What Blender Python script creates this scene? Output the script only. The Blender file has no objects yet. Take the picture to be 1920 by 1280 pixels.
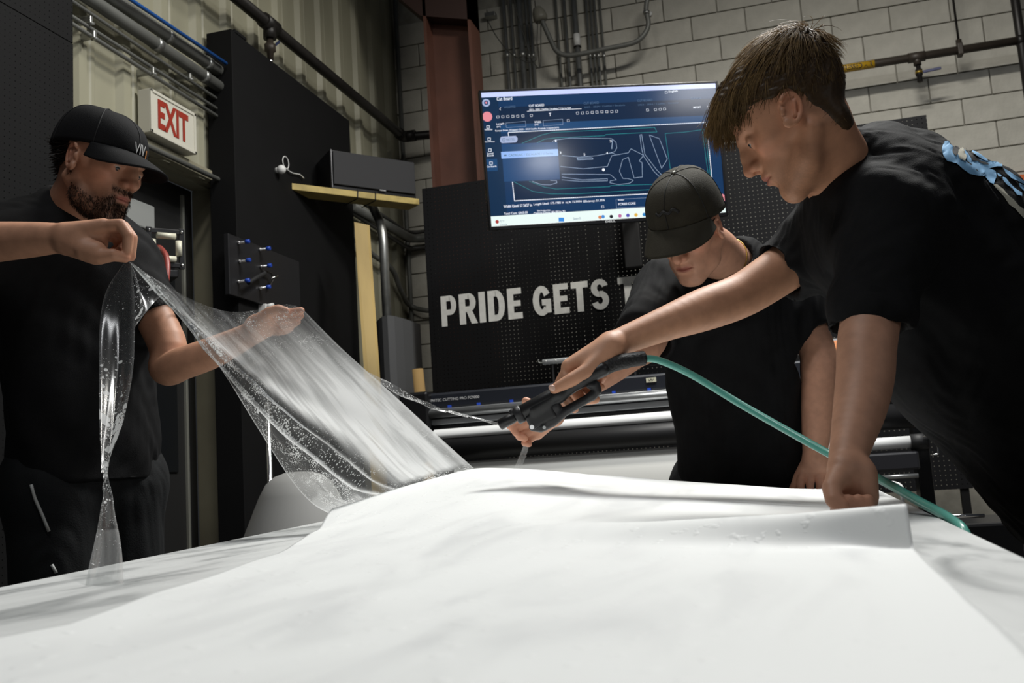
import bpy, bmesh, math, random
import numpy as np
from mathutils import Vector, Matrix
from mathutils.bvhtree import BVHTree

random.seed(7)
RNG = np.random.default_rng(7)
C = bpy.context.scene.collection
scene = bpy.context.scene

# ------------------------------------------------------------------ camera
F = 1850.0                       # focal length in pixels of the 1920-wide frame
YAW, PITCH, ROLL = math.radians(15), math.radians(7.75), math.radians(-3.75)
CAM = np.array([0.0, 0.0, 0.97])
TABLE = 0.88                     # table height; the camera is 9 cm above it
_f = np.array([-math.sin(YAW)*math.cos(PITCH), math.cos(YAW)*math.cos(PITCH), math.sin(PITCH)])
_r0 = np.array([math.cos(YAW), math.sin(YAW), 0.0]); _u0 = np.cross(_r0, _f)
_r = _r0*math.cos(ROLL) + _u0*math.sin(ROLL)
_u = -_r0*math.sin(ROLL) + _u0*math.cos(ROLL)
cam = bpy.data.cameras.new('camera'); cam_ob = bpy.data.objects.new('camera', cam); C.objects.link(cam_ob)
cam.sensor_width = 36.0; cam.lens = 36.0*F/1920.0; cam.clip_start = 0.02; cam.clip_end = 60
m3 = Matrix((( _r[0], _u[0], -_f[0]), (_r[1], _u[1], -_f[1]), (_r[2], _u[2], -_f[2])))
cam_ob.matrix_world = Matrix.Translation(Vector(CAM)) @ m3.to_4x4()
scene.camera = cam_ob
cam.dof.use_dof = True; cam.dof.focus_distance = 1.95; cam.dof.aperture_fstop = 11.0

# ------------------------------------------------------------------ light
w = bpy.data.worlds.new('world'); scene.world = w; w.use_nodes = True
w.node_tree.nodes['Background'].inputs[0].default_value = (0.80, 0.86, 0.95, 1)
w.node_tree.nodes['Background'].inputs[1].default_value = 0.026
def area(name, loc, size, power, target=None, color=(1, 0.97, 0.90)):
    l = bpy.data.lights.new(name, 'AREA'); l.shape = 'RECTANGLE'; l.size, l.size_y = size
    l.energy = power; l.color = color
    o = bpy.data.objects.new(name, l); C.objects.link(o); o.location = loc
    d = (Vector(target) - Vector(loc)) if target else Vector((0, 0, -1))
    o.rotation_euler = d.to_track_quat('-Z', 'Y').to_euler()
    return o
# linear high-bay lamps hanging under the shop ceiling
area('high_bay_lamp_table', (0.35, 3.3, 4.2), (1.3, 0.4), 92, color=(0.97, 0.99, 1.0))
area('high_bay_lamp_near', (-0.9, 0.6, 4.6), (1.2, 0.35), 30, color=(0.97, 0.99, 1.0))
area('high_bay_lamp_wall', (0.5, 4.1, 5.0), (1.2, 0.35), 150)
area('high_bay_lamp_aisle', (-1.2, 2.6, 5.0), (0.35, 1.2), 38)
area('screen_glare_light', (3.40, -1.81, 3.11), (0.42, 0.14), 6, (-1.05, 4.82, 2.57), (0.97, 0.98, 1.0))  # added out-of-frame light: makes glare on the television, soft fill on faces
area('screen_glare_light_far', (6.26, -1.92, 4.20), (0.9, 0.5), 18, (-0.24, 5.12, 2.94), (0.97, 0.98, 1.0))  # second added light, for glare in the screen's top right corner
scene.view_settings.view_transform = 'Standard'; scene.view_settings.look = 'None'
scene.view_settings.exposure = 0.0; scene.view_settings.gamma = 1.0
scene.view_settings.use_curve_mapping = False

# ------------------------------------------------------------------ pixel helpers
def ray(x, y): return _f + _r*(x-960)/F - _u*(y-640)/F
def W(x, y, d): return CAM + d*ray(x, y)
def onX(x, y, X): v = ray(x, y); return CAM + v*((X-CAM[0])/v[0])
def onY(x, y, Y): v = ray(x, y); return CAM + v*((Y-CAM[1])/v[1])
def onZ(x, y, Z): v = ray(x, y); return CAM + v*((Z-CAM[2])/v[2])
def depth(P): return float((np.asarray(P)-CAM) @ _f)
def pix(P):
    v = np.asarray(P)-CAM; d = v @ _f
    return 960+F*(v @ _r)/d, 640-F*(v @ _u)/d
def plan(lat, d, z):                 # camera-plan coordinates -> world
    cr = np.array([math.cos(YAW), math.sin(YAW), 0]); cf = np.array([-math.sin(YAW), math.cos(YAW), 0])
    p = cr*lat + cf*d; return np.array([p[0], p[1], z])

# ------------------------------------------------------------------ materials
MATS = {}
def srgb(c):
    return tuple((v/12.92 if v <= 0.04045 else ((v+0.055)/1.055)**2.4) for v in c)
def hexc(h): return srgb(tuple(int(h[i:i+2], 16)/255 for i in (0, 2, 4)))
def mat(name, col, rough=0.6, metal=0.0, spec=0.5, noise=0.0, nscale=8.0, bump=0.0, bscale=60.0, emit=None, coat=0.0, stretch=None):
    if name in MATS: return MATS[name]
    m = bpy.data.materials.new(name); m.use_nodes = True; nt = m.node_tree
    b = nt.nodes['Principled BSDF']
    b.inputs['Base Color'].default_value = (*col, 1); b.inputs['Roughness'].default_value = rough
    b.inputs['Metallic'].default_value = metal; b.inputs['Specular IOR Level'].default_value = spec
    b.inputs['Coat Weight'].default_value = coat
    tc = nt.nodes.new('ShaderNodeTexCoord'); vec = tc.outputs['Object']
    if stretch:
        mp = nt.nodes.new('ShaderNodeMapping'); mp.inputs['Scale'].default_value = stretch
        nt.links.new(vec, mp.inputs[0]); vec = mp.outputs[0]
    if noise:
        n = nt.nodes.new('ShaderNodeTexNoise'); n.inputs['Scale'].default_value = nscale; n.inputs['Detail'].default_value = 6
        nt.links.new(vec, n.inputs['Vector'])
        r = nt.nodes.new('ShaderNodeMapRange'); r.inputs[1].default_value = 0.3; r.inputs[2].default_value = 0.7
        r.inputs[3].default_value = 1-noise; r.inputs[4].default_value = 1+noise*0.6
        nt.links.new(n.outputs[0], r.inputs[0])
        mx = nt.nodes.new('ShaderNodeMix'); mx.data_type = 'RGBA'; mx.blend_type = 'MULTIPLY'; mx.inputs[0].default_value = 1
        mx.inputs[6].default_value = (*col, 1); nt.links.new(r.outputs[0], mx.inputs[7]); nt.links.new(mx.outputs[2], b.inputs['Base Color'])
    if bump:
        n2 = nt.nodes.new('ShaderNodeTexNoise'); n2.inputs['Scale'].default_value = bscale; n2.inputs['Detail'].default_value = 4
        nt.links.new(vec, n2.inputs['Vector'])
        bp = nt.nodes.new('ShaderNodeBump'); bp.inputs['Strength'].default_value = bump; bp.inputs['Distance'].default_value = 0.004
        nt.links.new(n2.outputs[0], bp.inputs['Height']); nt.links.new(bp.outputs[0], b.inputs['Normal'])
    if emit:
        b.inputs['Emission Color'].default_value = (*col, 1); b.inputs['Emission Strength'].default_value = emit
    MATS[name] = m; return m

def attr_mat(name, rough=0.5, sss=0.0, spec=0.4, bump=0.0, bscale=300.0, anis=False):
    """colour comes from the mesh's own 'Col' attribute (the thing's real colours)"""
    if name in MATS: return MATS[name]
    m = bpy.data.materials.new(name); m.use_nodes = True; nt = m.node_tree
    b = nt.nodes['Principled BSDF']; b.inputs['Roughness'].default_value = rough; b.inputs['Specular IOR Level'].default_value = spec
    a = nt.nodes.new('ShaderNodeAttribute'); a.attribute_name = 'Col'
    tc = nt.nodes.new('ShaderNodeTexCoord')
    n = nt.nodes.new('ShaderNodeTexNoise'); n.inputs['Scale'].default_value = 45; n.inputs['Detail'].default_value = 5
    nt.links.new(tc.outputs['Object'], n.inputs['Vector'])
    r = nt.nodes.new('ShaderNodeMapRange'); r.inputs[1].default_value = 0.3; r.inputs[2].default_value = 0.7; r.inputs[3].default_value = 0.88; r.inputs[4].default_value = 1.08
    nt.links.new(n.outputs[0], r.inputs[0])
    mx = nt.nodes.new('ShaderNodeMix'); mx.data_type = 'RGBA'; mx.blend_type = 'MULTIPLY'; mx.inputs[0].default_value = 1
    nt.links.new(a.outputs['Color'], mx.inputs[6]); nt.links.new(r.outputs[0], mx.inputs[7]); nt.links.new(mx.outputs[2], b.inputs['Base Color'])
    if sss:
        b.inputs['Subsurface Weight'].default_value = sss; b.inputs['Subsurface Radius'].default_value = (0.012, 0.004, 0.002); b.inputs['Subsurface Scale'].default_value = 0.6
    if bump:
        n2 = nt.nodes.new('ShaderNodeTexNoise'); n2.inputs['Scale'].default_value = bscale
        nt.links.new(tc.outputs['Object'], n2.inputs['Vector'])
        bp = nt.nodes.new('ShaderNodeBump'); bp.inputs['Strength'].default_value = bump; bp.inputs['Distance'].default_value = 0.001
        nt.links.new(n2.outputs[0], bp.inputs['Height']); nt.links.new(bp.outputs[0], b.inputs['Normal'])
    MATS[name] = m; return m

# ------------------------------------------------------------------ object helpers
def tag(o, label, cat, group=None, kind=None):
    if label: o['label'] = label
    if cat: o['category'] = cat
    if group: o['group'] = group
    if kind: o['kind'] = kind
    return o
def empty(name, loc, label=None, cat=None, group=None):
    o = bpy.data.objects.new(name, None); C.objects.link(o); o.location = Vector(loc); o.empty_display_size = 0.1
    return tag(o, label, cat, group)
def link(name, me, m, parent=None, label=None):
    o = bpy.data.objects.new(name, me); C.objects.link(o)
    if m is not None and not me.materials: me.materials.append(m)
    if parent is not None:
        o.parent = parent
        o.matrix_parent_inverse = Matrix.Translation(-Vector(parent_world(parent)))
    if label: o['label'] = label
    return o
def parent_world(p):
    v = Vector(p.location); q = p.parent
    if q is not None: v = Vector((0, 0, 0)) if p.type == 'MESH' else v
    return v
class MB:
    """collects shapes into one mesh (world coordinates)"""
    def __init__(s): s.v = []; s.f = []; s.smooth = []
    def addvf(s, v, f, smooth=False):
        n = len(s.v); s.v += [tuple(map(float, p)) for p in v]; s.f += [tuple(i+n for i in q) for q in f]; s.smooth += [smooth]*len(f); return s
    def box(s, a, b, bev=0.0):
        a, b = np.minimum(a, b), np.maximum(a, b)
        return s.obox((np.array(a)+b)/2, np.array(b)-a, np.eye(3), bev)
    def obox(s, c, size, R=np.eye(3), bev=0.0):
        """oriented box; columns of R are the axes; optional chamfer"""
        h = np.asarray(size, float)/2; c = np.asarray(c, float)
        bev = min(bev, 0.45*float(min(h)*2))
        if bev <= 0:
            v = [c + R @ (h*np.array(t)) for t in ((-1,-1,-1),(1,-1,-1),(1,1,-1),(-1,1,-1),(-1,-1,1),(1,-1,1),(1,1,1),(-1,1,1))]
            return s.addvf(v, [(3,2,1,0),(4,5,6,7),(0,1,5,4),(1,2,6,5),(2,3,7,6),(3,0,4,7)])
        bm = bmesh.new(); bmesh.ops.create_cube(bm, size=1.0)
        for q in bm.verts: q.co = Vector(np.array(q.co)*h*2)
        bmesh.ops.bevel(bm, geom=list(bm.edges), offset=bev, segments=2, affect='EDGES', profile=0.5)
        bm.verts.index_update()
        v = [c + R @ np.array(q.co) for q in bm.verts]; f = [tuple(q.index for q in p.verts) for p in bm.faces]; bm.free()
        return s.addvf(v, f)
    def tube(s, pts, r, n=10, caps=True, smooth=True):
        pts = [np.asarray(p, float) for p in pts]; rs = r if hasattr(r, '__len__') else [r]*len(pts)
        V = []; Fc = []; prev = None
        for i, p in enumerate(pts):
            t = pts[min(i+1, len(pts)-1)] - pts[max(i-1, 0)]; t = t/(np.linalg.norm(t)+1e-12)
            if prev is None:
                a = np.array([0, 0, 1.0]) if abs(t[2]) < 0.9 else np.array([1.0, 0, 0])
                x = np.cross(t, a)
            else:
                x = prev - t*(prev @ t)
            x /= np.linalg.norm(x)+1e-12; y = np.cross(t, x); prev = x
            for k in range(n):
                an = 2*math.pi*k/n; V.append(p + rs[i]*(x*math.cos(an) + y*math.sin(an)))
        for i in range(len(pts)-1):
            for k in range(n):
                a = i*n+k; b = i*n+(k+1) % n; Fc.append((a, b, b+n, a+n))
        s.addvf(V, Fc, smooth)
        if caps:
            n0 = len(s.v)-len(V)
            s.f += [tuple(n0+k for k in range(n))[::-1], tuple(n0+(len(pts)-1)*n+k for k in range(n))]; s.smooth += [False, False]
        return s
    def cyl(s, a, b, r, r2=None, n=16): return s.tube([a, b], [r, r if r2 is None else r2], n)
    def lathe(s, prof, base, axis, n=24):
        """profile of (radius, height) along axis from base"""
        ax = np.asarray(axis, float); ax = ax/np.linalg.norm(ax); base = np.asarray(base, float)
        a = np.array([0, 0, 1.0]) if abs(ax[2]) < 0.9 else np.array([1.0, 0, 0]); x = np.cross(ax, a); x /= np.linalg.norm(x); y = np.cross(ax, x)
        V = []; Fc = []
        for (r, h) in prof:
            for k in range(n):
                an = 2*math.pi*k/n; V.append(base + ax*h + r*(x*math.cos(an)+y*math.sin(an)))
        for i in range(len(prof)-1):
            for k in range(n): a_ = i*n+k; b_ = i*n+(k+1) % n; Fc.append((a_, b_, b_+n, a_+n))
        s.addvf(V, Fc, True); n0 = len(s.v)-len(V)
        s.f += [tuple(n0+k for k in range(n))[::-1], tuple(n0+(len(prof)-1)*n+k for k in range(n))]; s.smooth += [False, False]
        return s
    def sphere(s, c, r, n=16, m=10, R=np.eye(3)):
        r = np.asarray(r if hasattr(r, '__len__') else [r]*3, float); V = []; Fc = []
        for j in range(m+1):
            th = math.pi*j/m
            for k in range(n):
                ph = 2*math.pi*k/n; V.append(np.asarray(c)+R @ (r*np.array([math.sin(th)*math.cos(ph), math.sin(th)*math.sin(ph), math.cos(th)])))
        for j in range(m):
            for k in range(n): a = j*n+k; b = j*n+(k+1) % n; Fc.append((a, a+n, b+n, b))
        return s.addvf(V, Fc, True)
    def prism(s, poly, n, t):
        """flat polygon (list of 3D points, ccw seen from tip of n) given thickness t along n"""
        n = np.asarray(n, float)*t; k = len(poly); P = [np.asarray(p, float) for p in poly]
        V = P + [p+n for p in P]
        return s.addvf(V, [tuple(range(k))[::-1], tuple(range(k, 2*k))] + [(i, (i+1) % k, (i+1) % k+k, i+k) for i in range(k)])
    def build(s, name, m, parent=None, label=None):
        me = bpy.data.meshes.new(name); me.from_pydata(s.v, [], s.f)
        me.polygons.foreach_set('use_smooth', s.smooth); me.update()
        return link(name, me, m, parent, label)
def thing(name, mb, m, label, cat, group=None, kind=None):
    return tag(mb.build(name, m), label, cat, group, kind)
def arc3(pts, rad, seg=6):
    """polyline with rounded corners"""
    pts = [np.asarray(p, float) for p in pts]; out = [pts[0]]
    for i in range(1, len(pts)-1):
        a, b, c = pts[i-1], pts[i], pts[i+1]; u = a-b; v = c-b; lu = np.linalg.norm(u); lv = np.linalg.norm(v); r = min(rad, lu*0.48, lv*0.48)
        p0 = b+u/lu*r; p1 = b+v/lv*r
        for k in range(seg+1):
            t = k/seg; out.append((1-t)**2*p0 + 2*t*(1-t)*b + t*t*p1)
    return out + [pts[-1]]
def spline(pts, n=8):
    P = np.array(pts, float); P = np.vstack([2*P[0]-P[1], P, 2*P[-1]-P[-2]]); out = []
    for i in range(1, len(P)-2):
        for k in range(n):
            t = k/n; a, b, c, d = P[i-1], P[i], P[i+1], P[i+2]
            out.append(0.5*((2*b)+(c-a)*t+(2*a-5*b+4*c-d)*t*t+(3*b-a-3*c+d)*t**3))
    out.append(P[-2]); return out
def text_mesh(txt, size=1.0, bold=0.0, extrude=0.0, align='LEFT', xscale=1.0, spacing=1.0):
    """2D lettering as (verts, faces) in the xy plane, converted from a font curve"""
    cu = bpy.data.curves.new('t', 'FONT'); cu.body = txt; cu.size = size; cu.offset = bold; cu.extrude = extrude; cu.align_x = align; cu.space_character = spacing; cu.resolution_u = 4
    ob = bpy.data.objects.new('t', cu); C.objects.link(ob)
    dg = bpy.context.evaluated_depsgraph_get(); me = bpy.data.meshes.new_from_object(ob.evaluated_get(dg))
    v = np.array([tuple(q.co) for q in me.vertices]); f = [tuple(p.vertices) for p in me.polygons]
    bpy.data.objects.remove(ob); bpy.data.curves.remove(cu); bpy.data.meshes.remove(me)
    if len(v): v[:, 0] *= xscale
    return v, f
def text_fit(mb, txt, o, xa, ya, n, w=None, h=None, bold=0.0, t=0.001):
    """place text so its box starts at o, spans width w along xa / height h along ya"""
    v, f = text_mesh(txt, 1.0, bold)
    if not len(v): return mb
    lo = v.min(0); hi = v.max(0); sz = hi-lo
    sy = h/sz[1] if h else w/sz[0]; sx = w/sz[0] if w else sy
    P = [np.asarray(o)+np.asarray(xa)*(q[0]-lo[0])*sx+np.asarray(ya)*(q[1]-lo[1])*sy+np.asarray(n)*t for q in v]
    return mb.addvf(P, f)

# ------------------------------------------------------------------ implicit surfaces (bodies, clothes, hair volumes)
def rotm(x=0, y=0, z=0):
    return np.array((Matrix.Rotation(math.radians(z), 3, 'Z') @ Matrix.Rotation(math.radians(y), 3, 'Y') @ Matrix.Rotation(math.radians(x), 3, 'X')))
class SDF:
    def __init__(s, vox): s.vox = vox; s.ops = []
    def cone(s, a, b, ra, rb=None, k=0.01, sub=False, flat=None):
        """capsule from a to b with radii; flat=(n, ratio) squeezes the section along n"""
        a = np.asarray(a, float); b = np.asarray(b, float); rb = ra if rb is None else rb
        R = max(ra, rb)
        def fn(P):
            if flat is not None:
                n = np.asarray(flat[0], float); n = n/np.linalg.norm(n); q = 1/flat[1]-1
                Q = P + np.multiply.outer((P-a) @ n, n)*q; B = b + n*((b-a) @ n)*q
            else: Q = P; B = b
            ba = B-a; l2 = ba @ ba + 1e-12
            t = np.clip(((Q-a) @ ba)/l2, 0, 1)
            d = np.sqrt((((Q-a) - t[..., None]*ba)**2).sum(-1)) - (ra+(rb-ra)*t)
            return d*(flat[1] if flat is not None and flat[1] < 1 else 1)
        s.ops.append((fn, np.minimum(a, b)-R, np.maximum(a, b)+R, k, sub)); return s
    def chain(s, pts, rs, k=0.01, sub=False, flat=None):
        pts = [np.asarray(p, float) for p in pts]; rs = list(rs); n0 = len(s.ops)
        for i in range(len(pts)-1): s.cone(pts[i], pts[i+1], rs[i], rs[i+1], k, sub, flat)
        seg = s.ops[n0:]; s.ops = s.ops[:n0]
        s.ops.append((seg, np.min([q[1] for q in seg], 0), np.max([q[2] for q in seg], 0), k, sub)); return s
    def ell(s, c, r, R=None, k=0.01, sub=False):
        c = np.asarray(c, float); r = np.asarray(r if hasattr(r, '__len__') else [r]*3, float)
        M = np.eye(3) if R is None else np.asarray(R)
        def fn(P):
            q = (P-c) @ M; k0 = np.sqrt(((q/r)**2).sum(-1)); k1 = np.sqrt(((q/(r*r))**2).sum(-1))+1e-9
            return k0*(k0-1)/k1
        R_ = np.abs(M) @ r
        s.ops.append((fn, c-R_, c+R_, k, sub)); return s
    def box(s, c, h, R=None, rd=0.0, k=0.005, sub=False):
        c = np.asarray(c, float); h = np.asarray(h, float); M = np.eye(3) if R is None else np.asarray(R)
        def fn(P):
            q = np.abs((P-c) @ M)-h+rd
            return np.sqrt((np.maximum(q, 0)**2).sum(-1))+np.minimum(q.max(-1), 0)-rd
        R_ = np.abs(M) @ h
        s.ops.append((fn, c-R_, c+R_, k, sub)); return s
    def half(s, o, n, k=0.003):
        """cut away everything on the +n side of the plane through o"""
        o = np.asarray(o, float); n = np.asarray(n, float)/np.linalg.norm(n)
        s.ops.append((lambda P: -((P-o) @ n), None, None, k, True)); return s
    def transform(s, M, t):
        """apply rotation M then translation t to every op already added"""
        M = np.asarray(M); t = np.asarray(t); new = []
        for fn, lo, hi, k, sub in s.ops:
            g = (lambda fn: (lambda P: fn((P-t) @ M)))(fn)
            if lo is None: new.append((g, None, None, k, sub)); continue
            c = (lo+hi)/2; h = (hi-lo)/2; c2 = M @ c + t; h2 = np.abs(M) @ h
            new.append((g, c2-h2, c2+h2, k, sub))
        s.ops = new; return s
    def mesh(s):
        vox = s.vox
        los = [o[1] for o in s.ops if o[1] is not None and not o[4]]; his = [o[2] for o in s.ops if o[1] is not None and not o[4]]
        kk = max(o[3] for o in s.ops)
        lo = np.min(los, 0)-3*vox-kk*0.3; hi = np.max(his, 0)+3*vox+kk*0.3
        n = np.ceil((hi-lo)/vox).astype(int)+1
        D = np.full(tuple(n), 0.1, np.float32)
        ax = [lo[i]+vox*np.arange(n[i]) for i in range(3)]
        for fn, a, b, k, sub in s.ops:
            if a is None: i0 = np.zeros(3, int); i1 = n
            else:
                m = k+3*vox
                i0 = np.clip(np.floor((a-m-lo)/vox).astype(int), 0, n); i1 = np.clip(np.ceil((b+m-lo)/vox).astype(int)+1, 0, n)
            if np.any(i1 <= i0): continue
            sl = tuple(slice(i0[i], i1[i]) for i in range(3))
            if isinstance(fn, list):          # a chain of segments: hard minimum, each in its own box
                T = np.full(tuple(n), 0.1, np.float32) if k else None
                for (g, a2, b2, _, _) in fn:
                    m = k+3*vox; j0 = np.clip(np.floor((a2-m-lo)/vox).astype(int), 0, n); j1 = np.clip(np.ceil((b2+m-lo)/vox).astype(int)+1, 0, n)
                    if np.any(j1 <= j0): continue
                    s2 = tuple(slice(j0[i], j1[i]) for i in range(3)); G = np.stack(np.meshgrid(*[ax[i][s2[i]] for i in range(3)], indexing='ij'), -1)
                    T[s2] = np.minimum(T[s2], g(G))
                v = T[sl]
            else:
                G = np.stack(np.meshgrid(*[ax[i][sl[i]] for i in range(3)], indexing='ij'), -1)
                v = fn(G).astype(np.float32)
            d = D[sl]
            if sub:
                v = -v; h = np.clip(0.5-0.5*(d-v)/k, 0, 1); D[sl] = d+(v-d)*h + k*h*(1-h)
            else:
                h = np.clip(0.5+0.5*(d-v)/k, 0, 1); D[sl] = d+(v-d)*h - k*h*(1-h)
        return surface_nets(D, lo, vox)
def surface_nets(D, lo, vox):
    S = D < 0
    nx, ny, nz = D.shape
    c = np.zeros((nx-1, ny-1, nz-1), np.int8)
    for dx in (0, 1):
        for dy in (0, 1):
            for dz in (0, 1): c += S[dx:nx-1+dx, dy:ny-1+dy, dz:nz-1+dz]
    act = (c > 0) & (c < 8); I = np.argwhere(act)
    idx = np.full(act.shape, -1, np.int64); idx[act] = np.arange(len(I))
    acc = np.zeros((len(I), 3)); cnt = np.zeros(len(I))
    cor = [(a, b, d) for a in (0, 1) for b in (0, 1) for d in (0, 1)]
    for p in range(8):
        for q in range(p+1, 8):
            A = np.array(cor[p]); B = np.array(cor[q])
            if np.abs(A-B).sum() != 1: continue
            da = D[tuple((I+A).T)]; db = D[tuple((I+B).T)]
            m = (da < 0) != (db < 0)
            t = np.where(m, da/(da-db+1e-12), 0)
            acc += m[:, None]*(A+(B-A)*t[:, None]); cnt += m
    V = lo + vox*(I + acc/cnt[:, None])
    quads = []
    for ax_ in range(3):
        sl0 = [slice(None)]*3; sl1 = [slice(None)]*3; sl0[ax_] = slice(0, -1); sl1[ax_] = slice(1, None)
        a = S[tuple(sl0)]; b = S[tuple(sl1)]; E = np.argwhere(a != b)
        o1, o2 = [(1, 2), (2, 0), (0, 1)][ax_]
        E = E[(E[:, o1] > 0) & (E[:, o2] > 0) & (E[:, o1] < D.shape[o1]-1) & (E[:, o2] < D.shape[o2]-1)]
        ins = a[tuple(E.T)]
        def g(d1, d2):
            J = E.copy(); J[:, o1] -= d1; J[:, o2] -= d2; return idx[tuple(J.T)]
        q = np.stack([g(1, 1), g(0, 1), g(0, 0), g(1, 0)], 1)
        q[~ins] = q[~ins][:, ::-1]
        quads.append(q)
    Q = np.concatenate(quads); Q = Q[(Q >= 0).all(1)]
    return V, Q
def smooth_mesh(V, Q, it=2, f=0.5):
    E = np.concatenate([Q[:, [0, 1]], Q[:, [1, 2]], Q[:, [2, 3]], Q[:, [3, 0]]])
    for _ in range(it):
        A = np.zeros_like(V); n = np.zeros(len(V))
        for k in range(3): A[:, k] = np.bincount(E[:, 0], V[E[:, 1], k], len(V)) + np.bincount(E[:, 1], V[E[:, 0], k], len(V))
        n = np.bincount(E[:, 0], minlength=len(V)) + np.bincount(E[:, 1], minlength=len(V))
        V = V*(1-f) + f*A/np.maximum(n, 1)[:, None]
    return V
def vnormals(V, Q):
    n = np.cross(V[Q[:, 2]]-V[Q[:, 0]], V[Q[:, 3]]-V[Q[:, 1]]); N = np.zeros_like(V)
    for k in range(4):
        for c in range(3): N[:, c] += np.bincount(Q[:, k], n[:, c], len(V))
    return N/(np.linalg.norm(N, axis=1)[:, None]+1e-12)
def wobble(P, scale, seed, octaves=3, warp=0.6):
    """cheap smooth pseudo-noise in [-1,1], made from warped sines"""
    rg = np.random.default_rng(seed); out = np.zeros(len(P)); amp = 1; tot = 0
    Q = P*scale
    for o in range(octaves):
        k = rg.normal(size=(4, 3)); ph = rg.uniform(0, 6.28, 4)
        w1 = np.sin(Q @ k[0]+ph[0])*warp; w2 = np.sin(Q @ k[1]+ph[1])*warp
        out += amp*np.sin(Q @ k[2]*1.7+ph[2]+w1*3)*np.cos(Q @ k[3]*1.3+ph[3]+w2*3); tot += amp; amp *= 0.5; Q = Q*2.1
    return out/tot
def quad_mesh(name, V, Q, col=None):
    me = bpy.data.meshes.new(name); nv = len(V); nq = len(Q)
    me.vertices.add(nv); me.vertices.foreach_set('co', np.asarray(V, np.float32).ravel())
    me.loops.add(nq*4); me.loops.foreach_set('vertex_index', np.asarray(Q, np.int32).ravel())
    me.polygons.add(nq); me.polygons.foreach_set('loop_start', np.arange(0, nq*4, 4, dtype=np.int32))
    me.polygons.foreach_set('use_smooth', np.ones(nq, bool)); me.update(calc_edges=True)
    if col is not None:
        a = me.attributes.new('Col', 'FLOAT_COLOR', 'POINT'); c4 = np.ones((nv, 4), np.float32); c4[:, :3] = col; a.data.foreach_set('color', c4.ravel())
    me.validate(); return me
def join_chunks(ch):
    V = []; Q = []; Cc = []; n = 0
    for v, q, c in ch:
        V.append(v); Q.append(q+n); Cc.append(np.broadcast_to(c, (len(v), 3))); n += len(v)
    return np.vstack(V), np.vstack(Q), np.vstack(Cc)
def grid_quads(nu, nv, wrap=False):
    q = []
    for i in range(nu-1):
        for j in range(nv if wrap else nv-1):
            j2 = (j+1) % nv; q.append((i*nv+j, i*nv+j2, (i+1)*nv+j2, (i+1)*nv+j))
    return np.array(q)

# ================================================================== the room
XL, YB = -2.84, 7.40
m_corr = mat('painted_steel_cladding', hexc('96937f'), 0.5, 0.0, 0.4, noise=0.22, nscale=2.2, stretch=(1, 1, 0.25))
m_block = mat('painted_concrete_block', hexc('b3b0a6'), 0.75, noise=0.12, nscale=9, bump=0.6, bscale=55)
m_mortar = mat('mortar_joint', hexc('98958b'), 0.9, noise=0.2, nscale=14)
m_floor = mat('concrete_floor', hexc('5c5a56'), 0.55, noise=0.3, nscale=3)
m_black = mat('black_paint', hexc('0d0d0e'), 0.75, 0.0, 0.2, noise=0.15, nscale=5)
m_blackgloss = mat('black_plastic', (0.008, 0.008, 0.009), 0.3)
m_blackmatt = mat('black_rubber', (0.011, 0.011, 0.012), 0.6)
m_galv = mat('galvanised_conduit', hexc('a8a9a6'), 0.36, 0.85, noise=0.15, nscale=20)
m_conduit = mat('grey_conduit', hexc('6c6d69'), 0.5, 0.25, noise=0.15, nscale=10)
m_darkpipe = mat('black_iron_pipe', hexc('24211f'), 0.45, 0.3, noise=0.2, nscale=12)
m_brownpipe = mat('dark_brown_pipe', hexc('3a332c'), 0.5, 0.2, noise=0.2, nscale=12)
m_red = mat('red_oxide_steel', hexc('5b392d'), 0.55, noise=0.25, nscale=4)
m_trim = mat('beige_door_frame', hexc('8d8874'), 0.5, noise=0.12, nscale=6)
m_wood = mat('pine_wood', hexc('b39a63'), 0.6, noise=0.3, nscale=6, stretch=(1, 1, 0.1))
m_wood2 = mat('pine_beam', hexc('b5a05f'), 0.6, noise=0.3, nscale=10)
m_white = mat('white_paint', hexc('dcdcda'), 0.5)
m_blue = mat('blue_plastic', hexc('1b4f93'), 0.35)
m_chrome = mat('chrome', (0.75, 0.75, 0.76), 0.15, 1.0)
m_steel = mat('brushed_aluminium', hexc('b4b6b7'), 0.32, 0.8, noise=0.1, nscale=30)

fl = tag(MB().box((-3.4, -1.6, -0.06), (3.6, 7.6, 0.0)).build('floor', m_floor), 'grey concrete workshop floor', None, kind='structure')

# left wall: corrugated steel panels, three ribs each
def corr_panel(name, y0, y1, z0, z1, parent):
    P = []; y = y0; pitch = 0.305
    prof = [(0, 0), (0.11, 0), (0.135, 0.03), (0.185, 0.03), (0.21, 0), (0.235, 0), (0.245, 0.006), (0.265, 0.006), (0.275, 0)]
    pts = []
    k = math.floor(y0/pitch)*pitch
    while k < y1:
        for a, b in prof:
            if y0 <= k+a <= y1: pts.append((k+a, b))
        k += pitch
    pts = [(y0, 0)] + [p for p in pts if y0+0.003 < p[0] < y1-0.003] + [(y1, 0)]
    V = []; Fc = []
    for yy, o in pts:
        V += [(XL+o, yy, z0), (XL+o, yy, z1)]
    for i in range(len(pts)-1): Fc.append((2*i, 2*i+2, 2*i+3, 2*i+1))
    n = len(V); V += [(XL-0.04, pts[0][0], z0), (XL-0.04, pts[0][0], z1), (XL-0.04, pts[-1][0], z0), (XL-0.04, pts[-1][0], z1)]
    Fc += [(n, n+1, n+3, n+2), (0, 1, n+1, n), (2*len(pts)-2, n+2, n+3, 2*len(pts)-1)]
    MB().addvf(V, Fc).build(name, m_corr, parent)
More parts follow.
